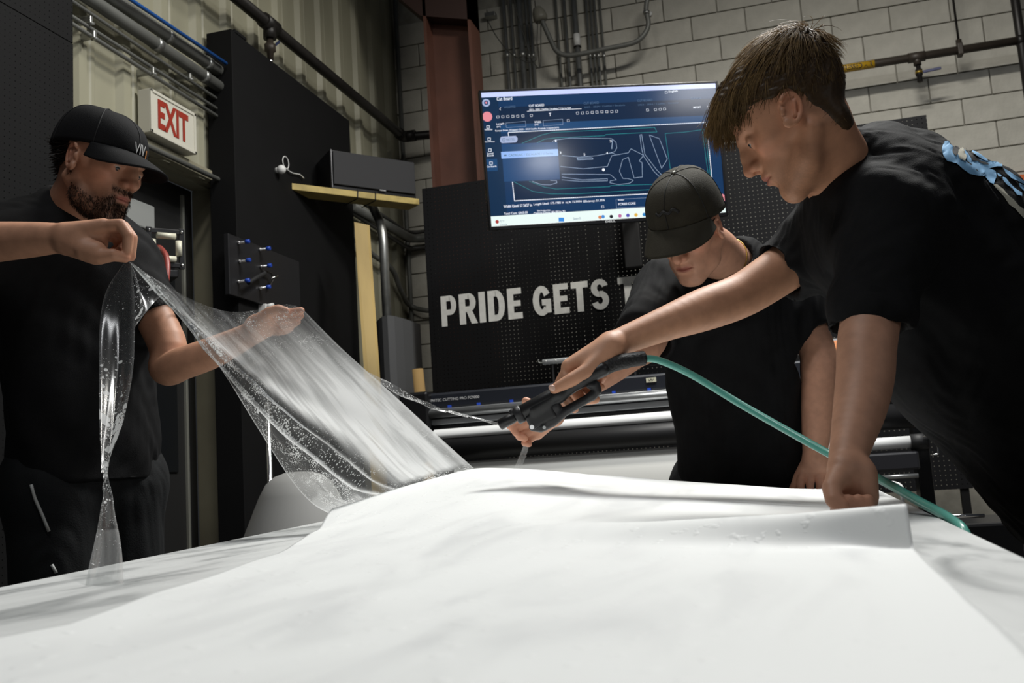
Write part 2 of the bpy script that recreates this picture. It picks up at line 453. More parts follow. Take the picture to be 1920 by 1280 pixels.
wl = tag(MB().box((XL-0.12, 2.2, 2.62), (XL-0.045, YB, 5.2)).box((XL-0.12, 4.66, 0), (XL-0.045, YB, 2.62)).box((XL-0.12, 2.2, 0), (XL-0.045, 3.55, 2.62)).build('wall_left', m_corr), 'beige corrugated steel wall', None, kind='structure')
y = 2.2
while y < YB-0.01:
    y1 = min(y+0.915, YB)
    segs = [(y, y1)]
    lowA, lowB = 3.55, 4.66
    corr_panel('wall_panel', y, y1, 2.62, 5.2, wl)
    for a, b in ((y, min(y1, lowA)), (max(y, lowB), y1)):
        if b-a > 0.05: corr_panel('wall_panel', a, b, 0, 2.618, wl)
    y = y1
# shallow channel girt the conduits hang from
# back wall: concrete blocks in running bond on a mortar bed
wb = tag(MB().box((XL-0.1, YB, 0), (3.4, YB+0.2, 5.2)).build('wall_back', m_mortar), 'painted grey concrete block wall', None, kind='structure')
def block_mesh(L):
    mb = MB(); mb.obox((0, 0, 0), (L, 0.03, 0.186), np.eye(3), 0.004)
    me = bpy.data.meshes.new('block'); me.from_pydata(mb.v, [], mb.f); me.update(); me.materials.append(m_block); return me
bm_full = block_mesh(0.398)
PITCH_L, PITCH_H = 0.406, 0.194
for rw in range(6, 25):
    z = 0.02+PITCH_H*rw
    off = (rw % 2)*PITCH_L/2
    x = XL+0.02+PITCH_L/2-off
    while x < 2.35:
        if x-PITCH_L/2 < XL-0.05:
            L = x+0.199-(XL+0.005); me = block_mesh(L); xx = XL+0.005+L/2
        else: me = bm_full; xx = x
        o = bpy.data.objects.new('concrete_block', me); C.objects.link(o); o.location = (xx, YB-0.008+random.uniform(-0.0015, 0.0015), z); o.parent = wb
        x += PITCH_L

# corner post and trims
tag(MB().tube([(XL+0.05, YB-0.05, 0), (XL+0.05, YB-0.05, 5.1)], 0.018, 10).build('corner_conduit', m_conduit), 'grey conduit running up the corner of the two walls', 'conduit')

# ------------------------------------------------------------------ door in the left wall
dy0, dy1, dz = 3.55, 4.64, float(onX(425, 352, -2.80)[2])
d1 = empty('door_1', (XL-0.15, (dy0+dy1)/2, 0)); d1['kind'] = 'structure'; d1['label'] = 'dark door in a beige steel frame under the exit sign'
MB().box((XL-0.16, dy1-0.02, 0), (XL+0.045, dy1+0.02, dz), 0.006).build('door_jamb', m_trim, d1)
MB().box((XL-0.16, dy0-0.04, 0), (XL+0.045, dy0, dz), 0.006).build('door_jamb', m_trim, d1)
MB().box((XL-0.16, dy0-0.04, dz), (XL+0.045, dy1+0.02, dz+0.055), 0.006).build('door_head', m_trim, d1)
MB().box((XL+0.03, dy1+0.021, 0), (XL+0.055, dy1+0.06, dz+0.1), 0.004).build('door_trim', m_trim, d1)
leaf = MB().box((XL-0.20, dy0, 0.01), (XL-0.16, dy1-0.02, dz), 0.004).build('door_leaf', mat('dark_door', hexc('232323'), 0.45), d1)
MB().box((XL-0.159, dy1-0.13, 0.02), (XL-0.145, dy1-0.11, dz-0.05)).build('weather_strip', mat('grey_strip', hexc('77776f'), 0.5), leaf)
MB().box((XL-0.159, dy0+0.12, 1.1), (XL-0.150, dy1-0.2, 2.2), 0.003).build('door_window', mat('dark_glass', (0.01, 0.011, 0.012), 0.08), leaf)
c = onX(262, 408, XL-0.10)
MB().obox(c+np.array([0, -0.12, 0.0]), (0.09, 0.36, 0.13), np.eye(3), 0.008).build('door_closer', mat('closer_grey', hexc('8d8f8d'), 0.5), d1)

# ------------------------------------------------------------------ black boards
xb = -2.66
a = onX(440, 60, xb); b = onX(655, 227, xb)
bd = empty('wall_board', ((xb), (a[1]+b[1])/2, 0.0), 'tall black painted board standing against the corrugated wall', 'board')
MB().box((xb-0.025, a[1], 0.0), (xb, b[1], (a[2]+b[2])/2), 0.002).build('board_face', m_black, bd)
MB().box((xb-0.15, a[1]-0.04, 0.0), (xb+0.003, a[1], (a[2]+b[2])/2+0.004), 0.003).build('side_post', m_black, bd)
MB().box((xb-0.15, a[1], (a[2]+b[2])/2+0.001), (xb+0.003, a[1]+0.12, (a[2]+b[2])/2+0.02), 0.003).build('top_cap', m_black, bd)
x2 = xb+0.03
p0 = onX(428, 437, x2); p1 = onX(560, 470, x2); p2 = onX(432, 552, x2)
plate = thing('fitting_plate', MB().box((xb+0.002, p0[1], p2[2]), (x2, p1[1], p0[2]), 0.003), mat('black_plate', hexc('17171a'), 0.5), 'small black plate holding the air fittings on the tall board', 'panel')
for i, (px, py) in enumerate([(450, 455), (490, 468), (452, 490), (492, 500), (450, 528), (490, 540)]):
    q = onX(px-4, py, x2)
    t = empty('air_fitting', q, ('top', 'top', 'middle', 'middle', 'bottom', 'bottom')[i]+' blue-collared air fitting in the column '+('nearer the door' if i % 2 == 0 else 'farther from the door'), 'fitting', 'air fittings on the black plate')
    MB().lathe([(0.010, -0.002), (0.010, 0.012), (0.007, 0.013), (0.008, 0.045)], q, (1, 0, 0), 12).build('barrel', m_chrome, t)
    MB().lathe([(0.0105, 0.045), (0.0115, 0.05), (0.0115, 0.066), (0.006, 0.067)], q, (1, 0, 0), 12).build('collar', mat('blue_collar', hexc('1c3f9d'), 0.3), t)
q = onX(470, 528, x2+0.03)
pl = empty('hanging_pliers', q, 'dark spring clamp hanging on the black plate among the fittings', 'clamp')
MB().tube(spline([onX(466, 530, x2+0.05), onX(482, 520, x2+0.05), onX(497, 512, x2+0.04)]), [0.012]*17, 8).build('handle', m_blackmatt, pl)
MB().tube(spline([onX(493, 508, x2+0.03), onX(508, 512, x2+0.03), onX(512, 524, x2+0.03), onX(506, 536, x2+0.03)]), 0.006, 8).build('jaw', m_darkpipe, pl)
MB().tube([onX(508, 522, x2+0.03), onX(521, 517, x2+0.05)], 0.005, 8).build('screw', m_chrome, pl)
q = onX(494, 579, x2-0.01)
thing('wall_bracket', MB().obox(q, (0.05, 0.035, 0.05), np.eye(3), 0.005).tube([q+[0.0, 0, 0.01], q+[0.06, 0, 0.015]], 0.012), m_white, 'small white bracket on the tall black board behind the raised hand', 'bracket')
# pegboard at the far left
xp = -2.60
r1 = onX(137, 120, xp); s0 = onX(0, 3, xp); s1 = onX(137, 82, xp)
def peg_material(name, col, pitch=0.0254, r=0.0028, axes='XZ', see=True):
    m = bpy.data.materials.new(name); m.use_nodes = True; nt = m.node_tree; b = nt.nodes['Principled BSDF']
    b.inputs['Base Color'].default_value = (*col, 1); b.inputs['Roughness'].default_value = 0.75; b.inputs['Specular IOR Level'].default_value = 0.18
    tc = nt.nodes.new('ShaderNodeTexCoord'); sp = nt.nodes.new('ShaderNodeSeparateXYZ'); nt.links.new(tc.outputs['Object'], sp.inputs[0])
    sq = []
    for a_ in axes:
        f1 = nt.nodes.new('ShaderNodeMath'); f1.operation = 'DIVIDE'; f1.inputs[1].default_value = pitch; nt.links.new(sp.outputs[a_], f1.inputs[0])
        f2 = nt.nodes.new('ShaderNodeMath'); f2.operation = 'FRACT'; nt.links.new(f1.outputs[0], f2.inputs[0])
        f3 = nt.nodes.new('ShaderNodeMath'); f3.operation = 'SUBTRACT'; f3.inputs[1].default_value = 0.5; nt.links.new(f2.outputs[0], f3.inputs[0])
        f4 = nt.nodes.new('ShaderNodeMath'); f4.operation = 'POWER'; f4.inputs[1].default_value = 2; nt.links.new(f3.outputs[0], f4.inputs[0]); sq.append(f4)
    ad = nt.nodes.new('ShaderNodeMath'); ad.operation = 'ADD'; nt.links.new(sq[0].outputs[0], ad.inputs[0]); nt.links.new(sq[1].outputs[0], ad.inputs[1])
    lt = nt.nodes.new('ShaderNodeMath'); lt.operation = 'LESS_THAN'; lt.inputs[1].default_value = (r/pitch)**2; nt.links.new(ad.outputs[0], lt.inputs[0])
    mx = nt.nodes.new('ShaderNodeMixShader'); nt.links.new(lt.outputs[0], mx.inputs[0]); nt.links.new(b.outputs[0], mx.inputs[1])
    if see: t = nt.nodes.new('ShaderNodeBsdfTransparent')
    else: t = nt.nodes.new('ShaderNodeBsdfDiffuse'); t.inputs[0].default_value = (0.001, 0.001, 0.001, 1)
    nt.links.new(t.outputs[0], mx.inputs[2]); nt.links.new(mx.outputs[0], nt.nodes['Material Output'].inputs[0]); return m
m_pegL = peg_material('black_pegboard_side', hexc('0d0d0e'), axes='YZ', see=False, r=0.0022)
zs = (s0[2]+s1[2])/2
pb = empty('side_pegboard', (xp, r1[1]-0.6, 0), 'black pegboard sheets on the wall behind the bearded man', 'pegboard')
MB().box((xp-0.02, r1[1]-1.22, zs+0.002), (xp, r1[1], 5.0), 0.001).build('upper_sheet', m_pegL, pb)
MB().box((xp-0.02, r1[1]-1.22, 0.1), (xp+0.001, r1[1], zs-0.002), 0.001).build('lower_sheet', m_pegL, pb)

# ------------------------------------------------------------------ exit sign
xs = XL+0.09
e0 = onX(281, 165, xs); e1 = onX(366, 213, xs); e2 = onX(281, 246, xs)
ys0, ys1, zt, zb = e0[1], e1[1], (e0[2]+e1[2])/2, e2[2]
ex = empty('exit_sign', (xs, (ys0+ys1)/2, zb), 'white box exit sign with red letters over the door', 'sign')
m_sign = mat('sign_white', hexc('c6c3b6'), 0.45)
MB().box((XL+0.02, ys0, zb), (xs, ys1, zt), 0.004).build('housing', m_sign, ex)
fr = MB()
for (ya, yb_, za, zb_) in ((ys0, ys1, zt-0.016, zt), (ys0, ys1, zb, zb+0.016), (ys0, ys0+0.016, zb, zt), (ys1-0.016, ys1, zb, zt)):
    fr.box((xs-0.002, ya, za), (xs+0.005, yb_, zb_), 0.002)
fr.build('rim', m_sign, ex)
t = MB(); wsg = ys1-ys0; hsg = zt-zb
text_fit(t, 'EXIT', (xs, ys0+wsg*0.155, zb+hsg*0.17), (0, 1, 0), (0, 0, 1), (1, 0, 0), w=wsg*0.67, h=hsg*0.68, bold=0.035, t=0.002)
t.build('lettering', mat('exit_red', hexc('932b1b'), 0.5), ex, 'red EXIT letters')

# ------------------------------------------------------------------ conduits and pipes on the left wall
def wall_pipe(name, x0, y0, x1, y1, X, rpx, m, label, cat='conduit', group=None, ext=0.0):
    a_ = onX(x0, y0, X); b_ = onX(x1, y1, X); z = (a_[2]+b_[2])/2
    r = rpx*depth((a_+b_)/2)/F
    dirv = (b_-a_)/np.linalg.norm(b_-a_)
    return thing(name, MB().tube([a_-dirv*1.2, a_, b_, b_+dirv*ext], r, 14), m, label, cat, group), a_, b_, r
g1 = 'conduits above the exit sign'
cA = wall_pipe('large_conduit', 179, 5, 424, 171, XL+0.10, 11.5, m_conduit, 'lower of the two thick grey conduits above the exit sign', group=g1)
cB = wall_pipe('large_conduit', 221, 4, 424, 142, XL+0.10, 11.5, m_conduit, 'upper thick grey conduit with a blue tube tied on it', group=g1)
wall_pipe('air_tube', 246, 0, 424, 119, XL+0.16, 3.6, m_blue, 'blue plastic air tube tied to the thick conduit', 'tube')
wall_pipe('thin_conduit', 140, 5, 424, 197, XL+0.08, 3.2, m_conduit, 'thin grey conduit just under the thick conduits', group=g1)
wall_pipe('thin_conduit', 140, 34, 424, 215, XL+0.08, 3.4, m_conduit, 'upper one of the thin conduit pair above the exit sign', group=g1)
wall_pipe('thin_conduit', 140, 48, 424, 229, XL+0.08, 3.8, m_conduit, 'lower one of the thin conduit pair above the exit sign', group=g1)
wall_pipe('door_head_pipe', 137, 208, 428, 345, XL+0.08, 5.0, m_conduit, 'grey pipe running behind the cap just over the door', 'pipe')
for (x, yv) in ((282, 43), (372, 118)):
    a_ = onX(x, yv, XL+0.10)
    pass
for o_, a_, b_, r_ in (cA, cB):
    for t_ in (0.42, 0.80):
        p = a_+(b_-a_)*t_; dv = (b_-a_)/np.linalg.norm(b_-a_)
        MB().tube([p-dv*0.02, p+dv*0.02], r_*1.12, 14).build('coupling', m_galv, o_)
for t_, tx in ((0.80, 'tie'),):
    p = (cB[1]+(cB[2]-cB[1])*0.93); MB().tube([p-np.array([0, .004, 0]), p+np.array([0, .004, 0])], cB[3]*1.25, 14).build('cable_tie', m_blackmatt, cB[0])
# pipe straps
for i, (px, py, X) in enumerate([(165, 38, XL+0.08), (172, 66, XL+0.08), (283, 133, XL+0.08), (352, 143, XL+0.08)]):
    q = onX(px, py, X)
    thing('pipe_strap', MB().obox(q+[-0.03, 0, 0], (0.10, 0.02, 0.035), np.eye(3), 0.004).tube([q+[0.0, 0, -0.02], q+[0.03, 0, -0.02]], 0.006), m_galv, 'small steel strap on the '+('upper thin conduit beside the side pegboard', 'lower thin conduit beside the side pegboard', 'thin conduit above the exit sign', 'thick conduit near the tall black board')[i], 'strap', 'pipe straps on the cladding')
# black iron pipe with drop valve
bp = empty('iron_pipe', (XL+0.2, 5.5, 3.0), 'black iron pipe running along the corrugated wall to the corner', 'pipe')
a_ = onX(445, -3, XL+0.16); b_ = onX(757, 257, XL+0.16); zc = b_[2]
b_ = np.array([b_[0], min(b_[1], YB-0.16), zc]); a_ = onX(445, -3, XL+0.16); rr = 10.5*depth((a_+b_)/2)/F*0.92
e_ = np.array([-1.9, YB-0.16, zc+0.0])
dirv = (b_-a_)/np.linalg.norm(b_-a_)
MB().tube(arc3([a_-dirv*2.2, b_, e_], 0.06), rr, 16).build('pipe_run', m_darkpipe, bp)
MB().tube(arc3([b_-dirv*0.1, b_, b_+np.array([0.1, 0, 0])], 0.08), rr*1.28, 16).build('elbow', m_darkpipe, bp)
q = onX(505, 46, XL+0.16)
MB().tube([q-dirv*0.07, q+dirv*0.07], rr*1.3, 16).tube([q, q-np.array([0, 0, 0.09])], rr*1.1, 14).build('tee', m_darkpipe, bp)
v = MB().lathe([(rr*.6, 0), (rr*.6, 0.03), (rr*.95, 0.035), (rr*.95, 0.075), (rr*.6, 0.08), (rr*.5, 0.13)], q-np.array([0, 0, 0.09]), (0, 0, -1), 14).build('drop_valve', m_brownpipe, bp)
MB().obox(q+np.array([0.02, 0.05, -0.10]), (0.012, 0.07, 0.014), rotm(x=40), 0.003).build('lever', mat('blue_lever', hexc('2a3350'), 0.4), v)
MB().tube([q-np.array([0, 0, 0.20]), q-np.array([0, 0, 0.26])], rr*0.45, 12).build('nipple', m_chrome, v)

# ------------------------------------------------------------------ red steel column
yc = 6.4; xl = onY(812, 200, yc)[0]; xr = onY(893, 200, yc-0.1)[0]
col = empty('steel_column', ((xl+xr)/2, yc, 0), 'red oxide steel column standing between the two walls', 'column')
MB().box((xl, yc-0.11, 0), (xl+0.022, yc+0.11, 5.2)).build('flange', m_red, col)
MB().box((xr-0.022, yc-0.11, 0), (xr, yc+0.11, 5.2)).build('flange', m_red, col)
MB().box((xl+0.02, yc+0.02, 0), (xr-0.02, yc+0.04, 5.2)).build('web', m_red, col)
hz = float(onY(885, 45, yc)[2])
MB().addvf([(xl-0.9, yc-0.11, 5.2), (xl-0.9, yc+0.11, 5.2), (xl-0.02, yc-0.11, hz+0.08), (xl-0.02, yc+0.11, hz+0.08), (xr, yc-0.11, hz-0.02), (xr, yc+0.11, hz-0.02), (xr, yc-0.11, 5.2), (xr, yc+0.11, 5.2)],
            [(0, 2, 3, 1), (2, 4, 5, 3), (0, 6, 4, 2), (1, 3, 5, 7), (0, 1, 7, 6), (4, 6, 7, 5)]).build('haunch', mat('dark_red_steel', hexc('33201b'), 0.6), col)

# ------------------------------------------------------------------ conduits on the block wall
yw = YB-0.05
rows = [(950, 3.6, 0), (963, 2.9, 0), (979.5, 5.6, 1), (991, 2.8, 0), (999, 3.2, 0), (1048, 2.2, 2), (1064, 3.0, 0), (1083, 5.6, 1), (1105, 2.5, 0), (1113, 2.2, 0), (1120.5, 2.4, 0), (1131, 1.9, 2)]
labs = ['vertical steel conduit beside the red column, first of its bundle', 'thin vertical conduit between the first conduit and the thick one', 'thick vertical steel conduit nearest the red column',
        'thin vertical conduit just past the thick one near the column', 'vertical steel conduit under the weather cap', 'thin dull conduit under the bent pipe', 'shiny thin conduit left alone before the clamped thick one',
        'thick vertical conduit with a clamp and printed band', 'thin conduit first after the clamped thick one', 'thin conduit second after the clamped thick one', 'thin conduit third after the clamped thick one', 'thinnest dull conduit last of the row']
for (px, rp, kind), lb in zip(rows, labs):
    q = onY(px, 80, yw); r = rp*depth(q)/F
    o_ = thing('vertical_conduit', MB().tube([(q[0], yw-r, 1.9), (q[0], yw-r, 5.2)], r, 12), m_galv if kind < 2 else m_conduit, lb, 'conduit', 'vertical conduits on the block wall')
    if rp > 5 and px > 1000:
        c_ = onY(px, 78, yw)[2]
        MB().tube([(q[0], yw-r, c_-0.05), (q[0], yw-r, c_+0.05)], r*1.15, 12).build('printed_band', m_white, o_)
        MB().tube([(q[0], yw-r, c_-0.062), (q[0], yw-r, c_-0.05)], r*1.3, 12).build('clamp', m_darkpipe, o_)
    else:
        c_ = onY(px, 105, yw)[2]
        MB().tube([(q[0], yw-r, c_-0.025), (q[0], yw-r, c_+0.025)], r*1.25, 12).build('coupling', m_galv, o_)
def cr7(x, yv, Y): return onY(860+x/3.556, yv/3.556, Y)
yq = YB-0.28
bent = empty('bent_conduit', cr7(800, 362, yq), 'bent grey conduit sweeping across the block wall to a weather cap', 'conduit')
MB().tube(spline([cr7(*p, yq) for p in ((555, 135), (590, 215), (622, 285), (655, 342), (715, 368), (800, 362), (1000, 322), (1150, 290), (1215, 255), (1255, 200), (1265, 150), (1255, 95), (1250, 60), (1258, 0))]+[cr7(1290, -60, yq)], 5), 0.019, 12).build('pipe_run', m_conduit, bent)
q = cr7(545, 120, yq); up = np.array([-0.25, 0, 1.0])
MB().lathe([(0.030, -0.03), (0.052, -0.02), (0.058, 0.0), (0.05, 0.05), (0.034, 0.085), (0.012, 0.10)], q, up, 16).build('weather_cap', mat('cap_grey', hexc('77756a'), 0.5), bent)
MB().tube([cr7(1252, 75, yq), cr7(1252, 95, yq)], 0.026, 12).build('coupling', m_galv, bent)
q2 = cr7(1275, 98, YB-0.03)
MB().lathe([(0.02, 0), (0.02, 0.012), (0.008, 0.014)], q2+np.array([0, -0.01, 0]), (0, -1, 0), 12).build('strap_bolt', m_white, bent)
m_wire = mat('grey_wire', hexc('3b3a37'), 0.5)
thing('loose_wire', MB().tube(spline([cr7(*p, yq-0.03) for p in ((548, 145), (548, 300), (545, 445), (510, 430), (470, 350), (430, 220), (390, 90), (365, -20))], 6), 0.0042, 6), m_wire, 'loose grey wire dropping straight from the weather cap and looping up', 'wire')
thing('loose_wire', MB().tube(spline([cr7(*p, yq-0.02) for p in ((527, 145), (522, 300), (520, 390), (480, 415), (420, 400), (330, 340), (250, 240), (190, 130))], 6), 0.0042, 6), m_wire, 'loose grey wire swagging from the weather cap towards the column', 'wire')
thing('wall_channel', MB().box(cr7(170, 85, YB-0.1), cr7(260, 128, YB-0.02), 0.004), m_galv, 'short steel channel on the block wall beside the column', 'channel')

# compressed air pipe
def cr8(x, yv, Y): return onY(1300+x/3.048, 40+yv/3.048, Y)
ya = YB-0.26; pa = cr8(700, 295, ya); pb_ = cr8(1890, 108, ya); zz = (pa[2]+pb_[2])/2
def on_pipe(x): p = cr8(x, 200, ya); return np.array([p[0], ya, zz])
ra = 0.0275
ap = empty('air_pipe', on_pipe(1400), 'brown compressed air pipe with a yellow marker on the block wall', 'pipe')
MB().tube([on_pipe(-180), on_pipe(1990)], ra, 18).build('pipe_run', m_brownpipe, ap)
MB().tube([on_pipe(700), on_pipe(1030)], ra*1.03, 18).build('marker_band', mat('marker_yellow', hexc('b08a1c'), 0.45), ap)
tm = MB(); v2, f2 = text_mesh('COMPRESSED AIR', 1.0, 0.02); lo_, hi_ = v2.min(0), v2.max(0)
x1 = on_pipe(1018)[0]; wpx = (on_pipe(1018)[0]-on_pipe(835)[0]); wd = wpx/10.0*14
for_v = []
for p in v2:
    u_ = (p[0]-lo_[0])/(hi_[0]-lo_[0]); h_ = (p[1]-lo_[1])/(hi_[1]-lo_[1])-0.5
    an = h_*1.35 - 0.15
    for_v.append((x1-wd*(1-u_), ya-math.cos(an)*ra*1.045, zz+math.sin(an)*ra*1.045))
tm.addvf(for_v, f2).build('lettering', mat('print_black', (0.01, 0.01, 0.01), 0.6), ap)
MB().tube([on_pipe(1225), on_pipe(1325)], ra*1.28, 16).tube([on_pipe(1275), on_pipe(1275)-[0, 0, 0.06]], ra*0.95, 14).build('tee', m_brownpipe, ap)
qv = on_pipe(1278)-np.array([0, 0, 0.06])
vv = MB().lathe([(0.016, 0), (0.016, 0.03), (0.024, 0.032), (0.024, 0.075), (0.018, 0.08), (0.02, 0.12), (0.012, 0.125)], qv, (0, 0, -1), 14).build('drop_valve', m_darkpipe, ap)
MB().lathe([(0.026, 0.045), (0.026, 0.062)], qv, (0, 0, -1), 14).build('brass_ring', mat('brass', hexc('a58a3c'), 0.35, 0.7), vv)
MB().obox(qv+np.array([0.08, -0.03, -0.06]), (0.12, 0.012, 0.02), rotm(y=-4), 0.004).build('lever', mat('blue_lever2', hexc('3b3f63'), 0.4), vv)
hq = on_pipe(1528)
MB().tube([hq+[0, 0, -0.035], hq+[0, 0, 0.075]], 0.02, 8).obox(hq, (0.035, 0.075, 0.085), np.eye(3), 0.006).build('hanger', m_brownpipe, ap)
MB().tube([hq+[0, 0, 0.07], hq+[-0.0, 0, 1.4]], 0.008, 8).build('hanger_rod', m_darkpipe, ap)
MB().tube([on_pipe(1860), on_pipe(1900)], ra*1.5, 16).build('flange', m_darkpipe, ap)
MB().tube([on_pipe(1885)+[0, 0, -1.0], on_pipe(1885)+[0, 0, 1.2]], ra*1.1, 16).build('riser', m_darkpipe, ap)
thing('orange_sign', MB().box(onY(1893, 330, YB-0.06), onY(1960, 372, YB-0.03), 0.002), mat('orange_print', hexc('c8612c'), 0.5), 'orange sign on the block wall behind the leaning man', 'sign')
# pipes that run round the corner behind the speaker
thing('corner_pipe', MB().tube(arc3([onX(655, 300, XL+0.1)*[1, 1, 0]+[0, 0, 2.90], (XL+0.12, YB-0.12, 2.90), (-2.0, YB-0.12, 2.90)], 0.1), 0.035, 12), m_conduit, 'thick grey pipe rounding the corner behind the speaker', 'pipe')
for i, dzz in enumerate((0.0, 0.07, 0.13)):
    zq = onX(690, 392, XL+0.08)[2]-dzz
    thing('corner_conduit', MB().tube(arc3([(XL+0.08, 5.6, zq+0.05), (XL+0.08, YB-0.08, zq), (-1.9, YB-0.08, zq+0.02)], 0.12), 0.016, 8), m_wire, ['highest', 'middle', 'lowest'][i]+' dark conduit rounding the corner under the speaker shelf', 'conduit', 'conduits in the corner')
thing('sloping_conduit', MB().tube(spline([onX(668, 450, XL+0.07), onX(700, 478, XL+0.07), onX(735, 505, XL+0.07), onX(752, 545, XL+0.08), onY(768, 572, YB-0.1), onY(800, 582, YB-0.1), onY(830, 580, YB-0.1)], 5), 0.02, 10), m_conduit, 'dark conduit sloping down the corner behind the plank', 'conduit')

# ================================================================== pegboard with lettering
YP = 5.7
m_peg = peg_material('black_pegboard', hexc('101012'), axes='XZ', r=0.0027)
pl_ = onY(791, 352, YP); pr_ = onY(893, 341, YP); pbt = onY(812, 700, YP)
zt_ = (pl_[2]+pr_[2])/2
xl_ = pl_[0]; xr_ = onY(1760, 400, YP)[0]
peg = empty('pegboard', ((xl_+xr_)/2, YP, 0.0), 'big black pegboard with white lettering behind the cutter', 'pegboard')
MB().box((xl_, YP, 0.75), (-0.62, YP+0.006, zt_), 0.0).build('board_sheet', m_peg, peg)
MB().box((-0.618, YP, 0.75), (xr_, YP+0.006, zt_), 0.0).build('board_sheet', m_peg, peg)
fr = MB()
for x in (xl_+0.02, -0.62, xr_-0.04): MB().box((x-0.02, YP+0.007, 0.0), (x+0.02, YP+0.05, zt_)).build('stud', m_black, peg)
mt = mat('white_vinyl_letters', hexc('e4e4e0'), 0.5, noise=0.1, nscale=30)
HEAVY_W = dict(P=.60, R=.66, I=.24, D=.64, E=.54, G=.66, T=.60, S=.62, H=.64)
def heavy(ch):
    """fat sign-painter capitals: polygons in a unit box"""
    def R_(x0, y0, x1, y1): return [(x0, y0), (x1, y0), (x1, y1), (x0, y1)]
    def arc(cx, cy, ox, oy, ix, iy, a0, a1, n=14):
        out = []
        for i in range(n):
            p, q = (math.radians(a0+(a1-a0)*(i+k_)/n) for k_ in (0, 1))
            out.append([(cx+ox*math.cos(p), cy+oy*math.sin(p)), (cx+ox*math.cos(q), cy+oy*math.sin(q)), (cx+ix*math.cos(q), cy+iy*math.sin(q)), (cx+ix*math.cos(p), cy+iy*math.sin(p))])
        return out
    s = .36
    if ch == 'I': return [R_(0, 0, 1, 1)]
    if ch == 'T': return [R_(0, .79, 1, 1), R_(.31, 0, .69, .79)]
    if ch == 'H': return [R_(0, 0, s, 1), R_(1-s, 0, 1, 1), R_(s, .4, 1-s, .6)]
    if ch == 'E': return [R_(0, 0, .42, 1), R_(.42, .8, .98, 1), R_(.42, .41, .90, .59), R_(.42, 0, 1, .2)]
    if ch == 'D': return [R_(0, 0, s, 1), R_(s, .8, .5, 1), R_(s, 0, .5, .2)]+arc(.5, .5, .5, .5, .14, .3, -90, 90)
    if ch == 'P': return [R_(0, 0, s, 1), R_(s, .82, .6, 1), R_(s, .36, .6, .54)]+arc(.6, .68, .4, .32, .06, .14, -90, 90)
    if ch == 'R': return [R_(0, 0, s, 1), R_(s, .82, .58, 1), R_(s, .40, .58, .58), [(.40, .44), (.68, 0), (1.04, 0), (.72, .46)]]+arc(.58, .70, .40, .30, .06, .12, -90, 90)
    if ch == 'G': return arc(.5, .5, .5, .51, .15, .29, 28, 318)+[R_(.50, .34, 1, .54), R_(.70, .08, 1, .54)]
    if ch == 'S': return arc(.5, .71, .49, .30, .14, .12, 15, 270)+arc(.5, .30, .50, .31, .15, .12, -165, 90)
    return []
def peg_word(txt, x0, y0b, y0t, x1, y1b):
    a_ = onY(x0, y0b, YP); b_ = onY(x1, y1b, YP); c_ = onY(x0, y0t, YP)
    xx = a_[0]; zz0 = (a_[2]+b_[2])/2; H = c_[2]-a_[2]; ws = [HEAVY_W[ch] for ch in txt]; gap = 0.10; tot = sum(ws)+gap*(len(txt)-1); k = (b_[0]-a_[0])/tot
    for ch, w_ in zip(txt, ws):
        t = MB()
        for kk, poly in enumerate(heavy(ch)): t.addvf([(xx+p[0]*w_*k, YP-0.002-0.00025*kk, zz0+p[1]*H) for p in poly], [tuple(range(len(poly)))])
        t.build('letter', mt, peg, 'white letter '+ch); xx += (w_+gap)*k
peg_word('PRIDE', 829, 612, 555, 981, 597)
peg_word('GETS', 1001, 592, 536, 1144, 580)
peg_word('TH', 1162, 578, 520, 1245, 570)

# ================================================================== television
m_bez = mat('tv_bezel', (0.006, 0.006, 0.007), 0.22)
tv_c = W(1135.25, 289.49, 5.15); ya_, pi_, ro_, tw = 0.4074, -0.12528, 0.03125, 1.2798
tn = np.array([math.sin(ya_)*math.cos(pi_), -math.cos(ya_)*math.cos(pi_), math.sin(pi_)])
tr = np.array([math.cos(ya_), math.sin(ya_), 0]); tu = np.cross(tn, tr); tu = -tu if tu[2] < 0 else tu
tr, tu = tr*math.cos(ro_)+tu*math.sin(ro_), -tr*math.sin(ro_)+tu*math.cos(ro_)
th_ = tw*9/16; TR = np.column_stack([tr, tn, tu])
tv = empty('television', tv_c-tu*th_/2, 'large flat television showing a dark blue cutting programme', 'television')
MB().obox(tv_c-tn*0.022, (tw, 0.04, th_), TR, 0.004).build('case', m_bez, tv)
MB().obox(tv_c-tn*0.06, (tw*0.6, 0.05, th_*0.55), TR, 0.01).build('back_cover', m_blackmatt, tv)
bz = MB()
for (cx, cz, sx, sz) in ((0, th_/2-0.006, tw, 0.012), (0, -th_/2+0.010, tw, 0.020), (-tw/2+0.006, 0, 0.012, th_), (tw/2-0.006, 0, 0.012, th_)):
    bz.obox(tv_c+tr*cx+tu*cz+tn*0.001, (sx, 0.008, sz), TR, 0.002)
bz.build('bezel', m_bez, tv)
sw, sh = tw-0.024, th_-0.032; sc_ = tv_c+tu*0.004
def emis(name, col, st=1.0, rough=0.12):
    if name in MATS: return MATS[name]
    m = mat(name, col, rough, spec=0.5); b = m.node_tree.nodes['Principled BSDF']; b.inputs['Base Color'].default_value = (0.004, 0.004, 0.005, 1)
    b.inputs['Emission Color'].default_value = (*col, 1); b.inputs['Emission Strength'].default_value = st; return m
SCR = MB().obox(sc_-tn*0.001, (sw, 0.004, sh), TR).build('screen', emis('screen_navy', hexc('12355c'), 1.0), tv)
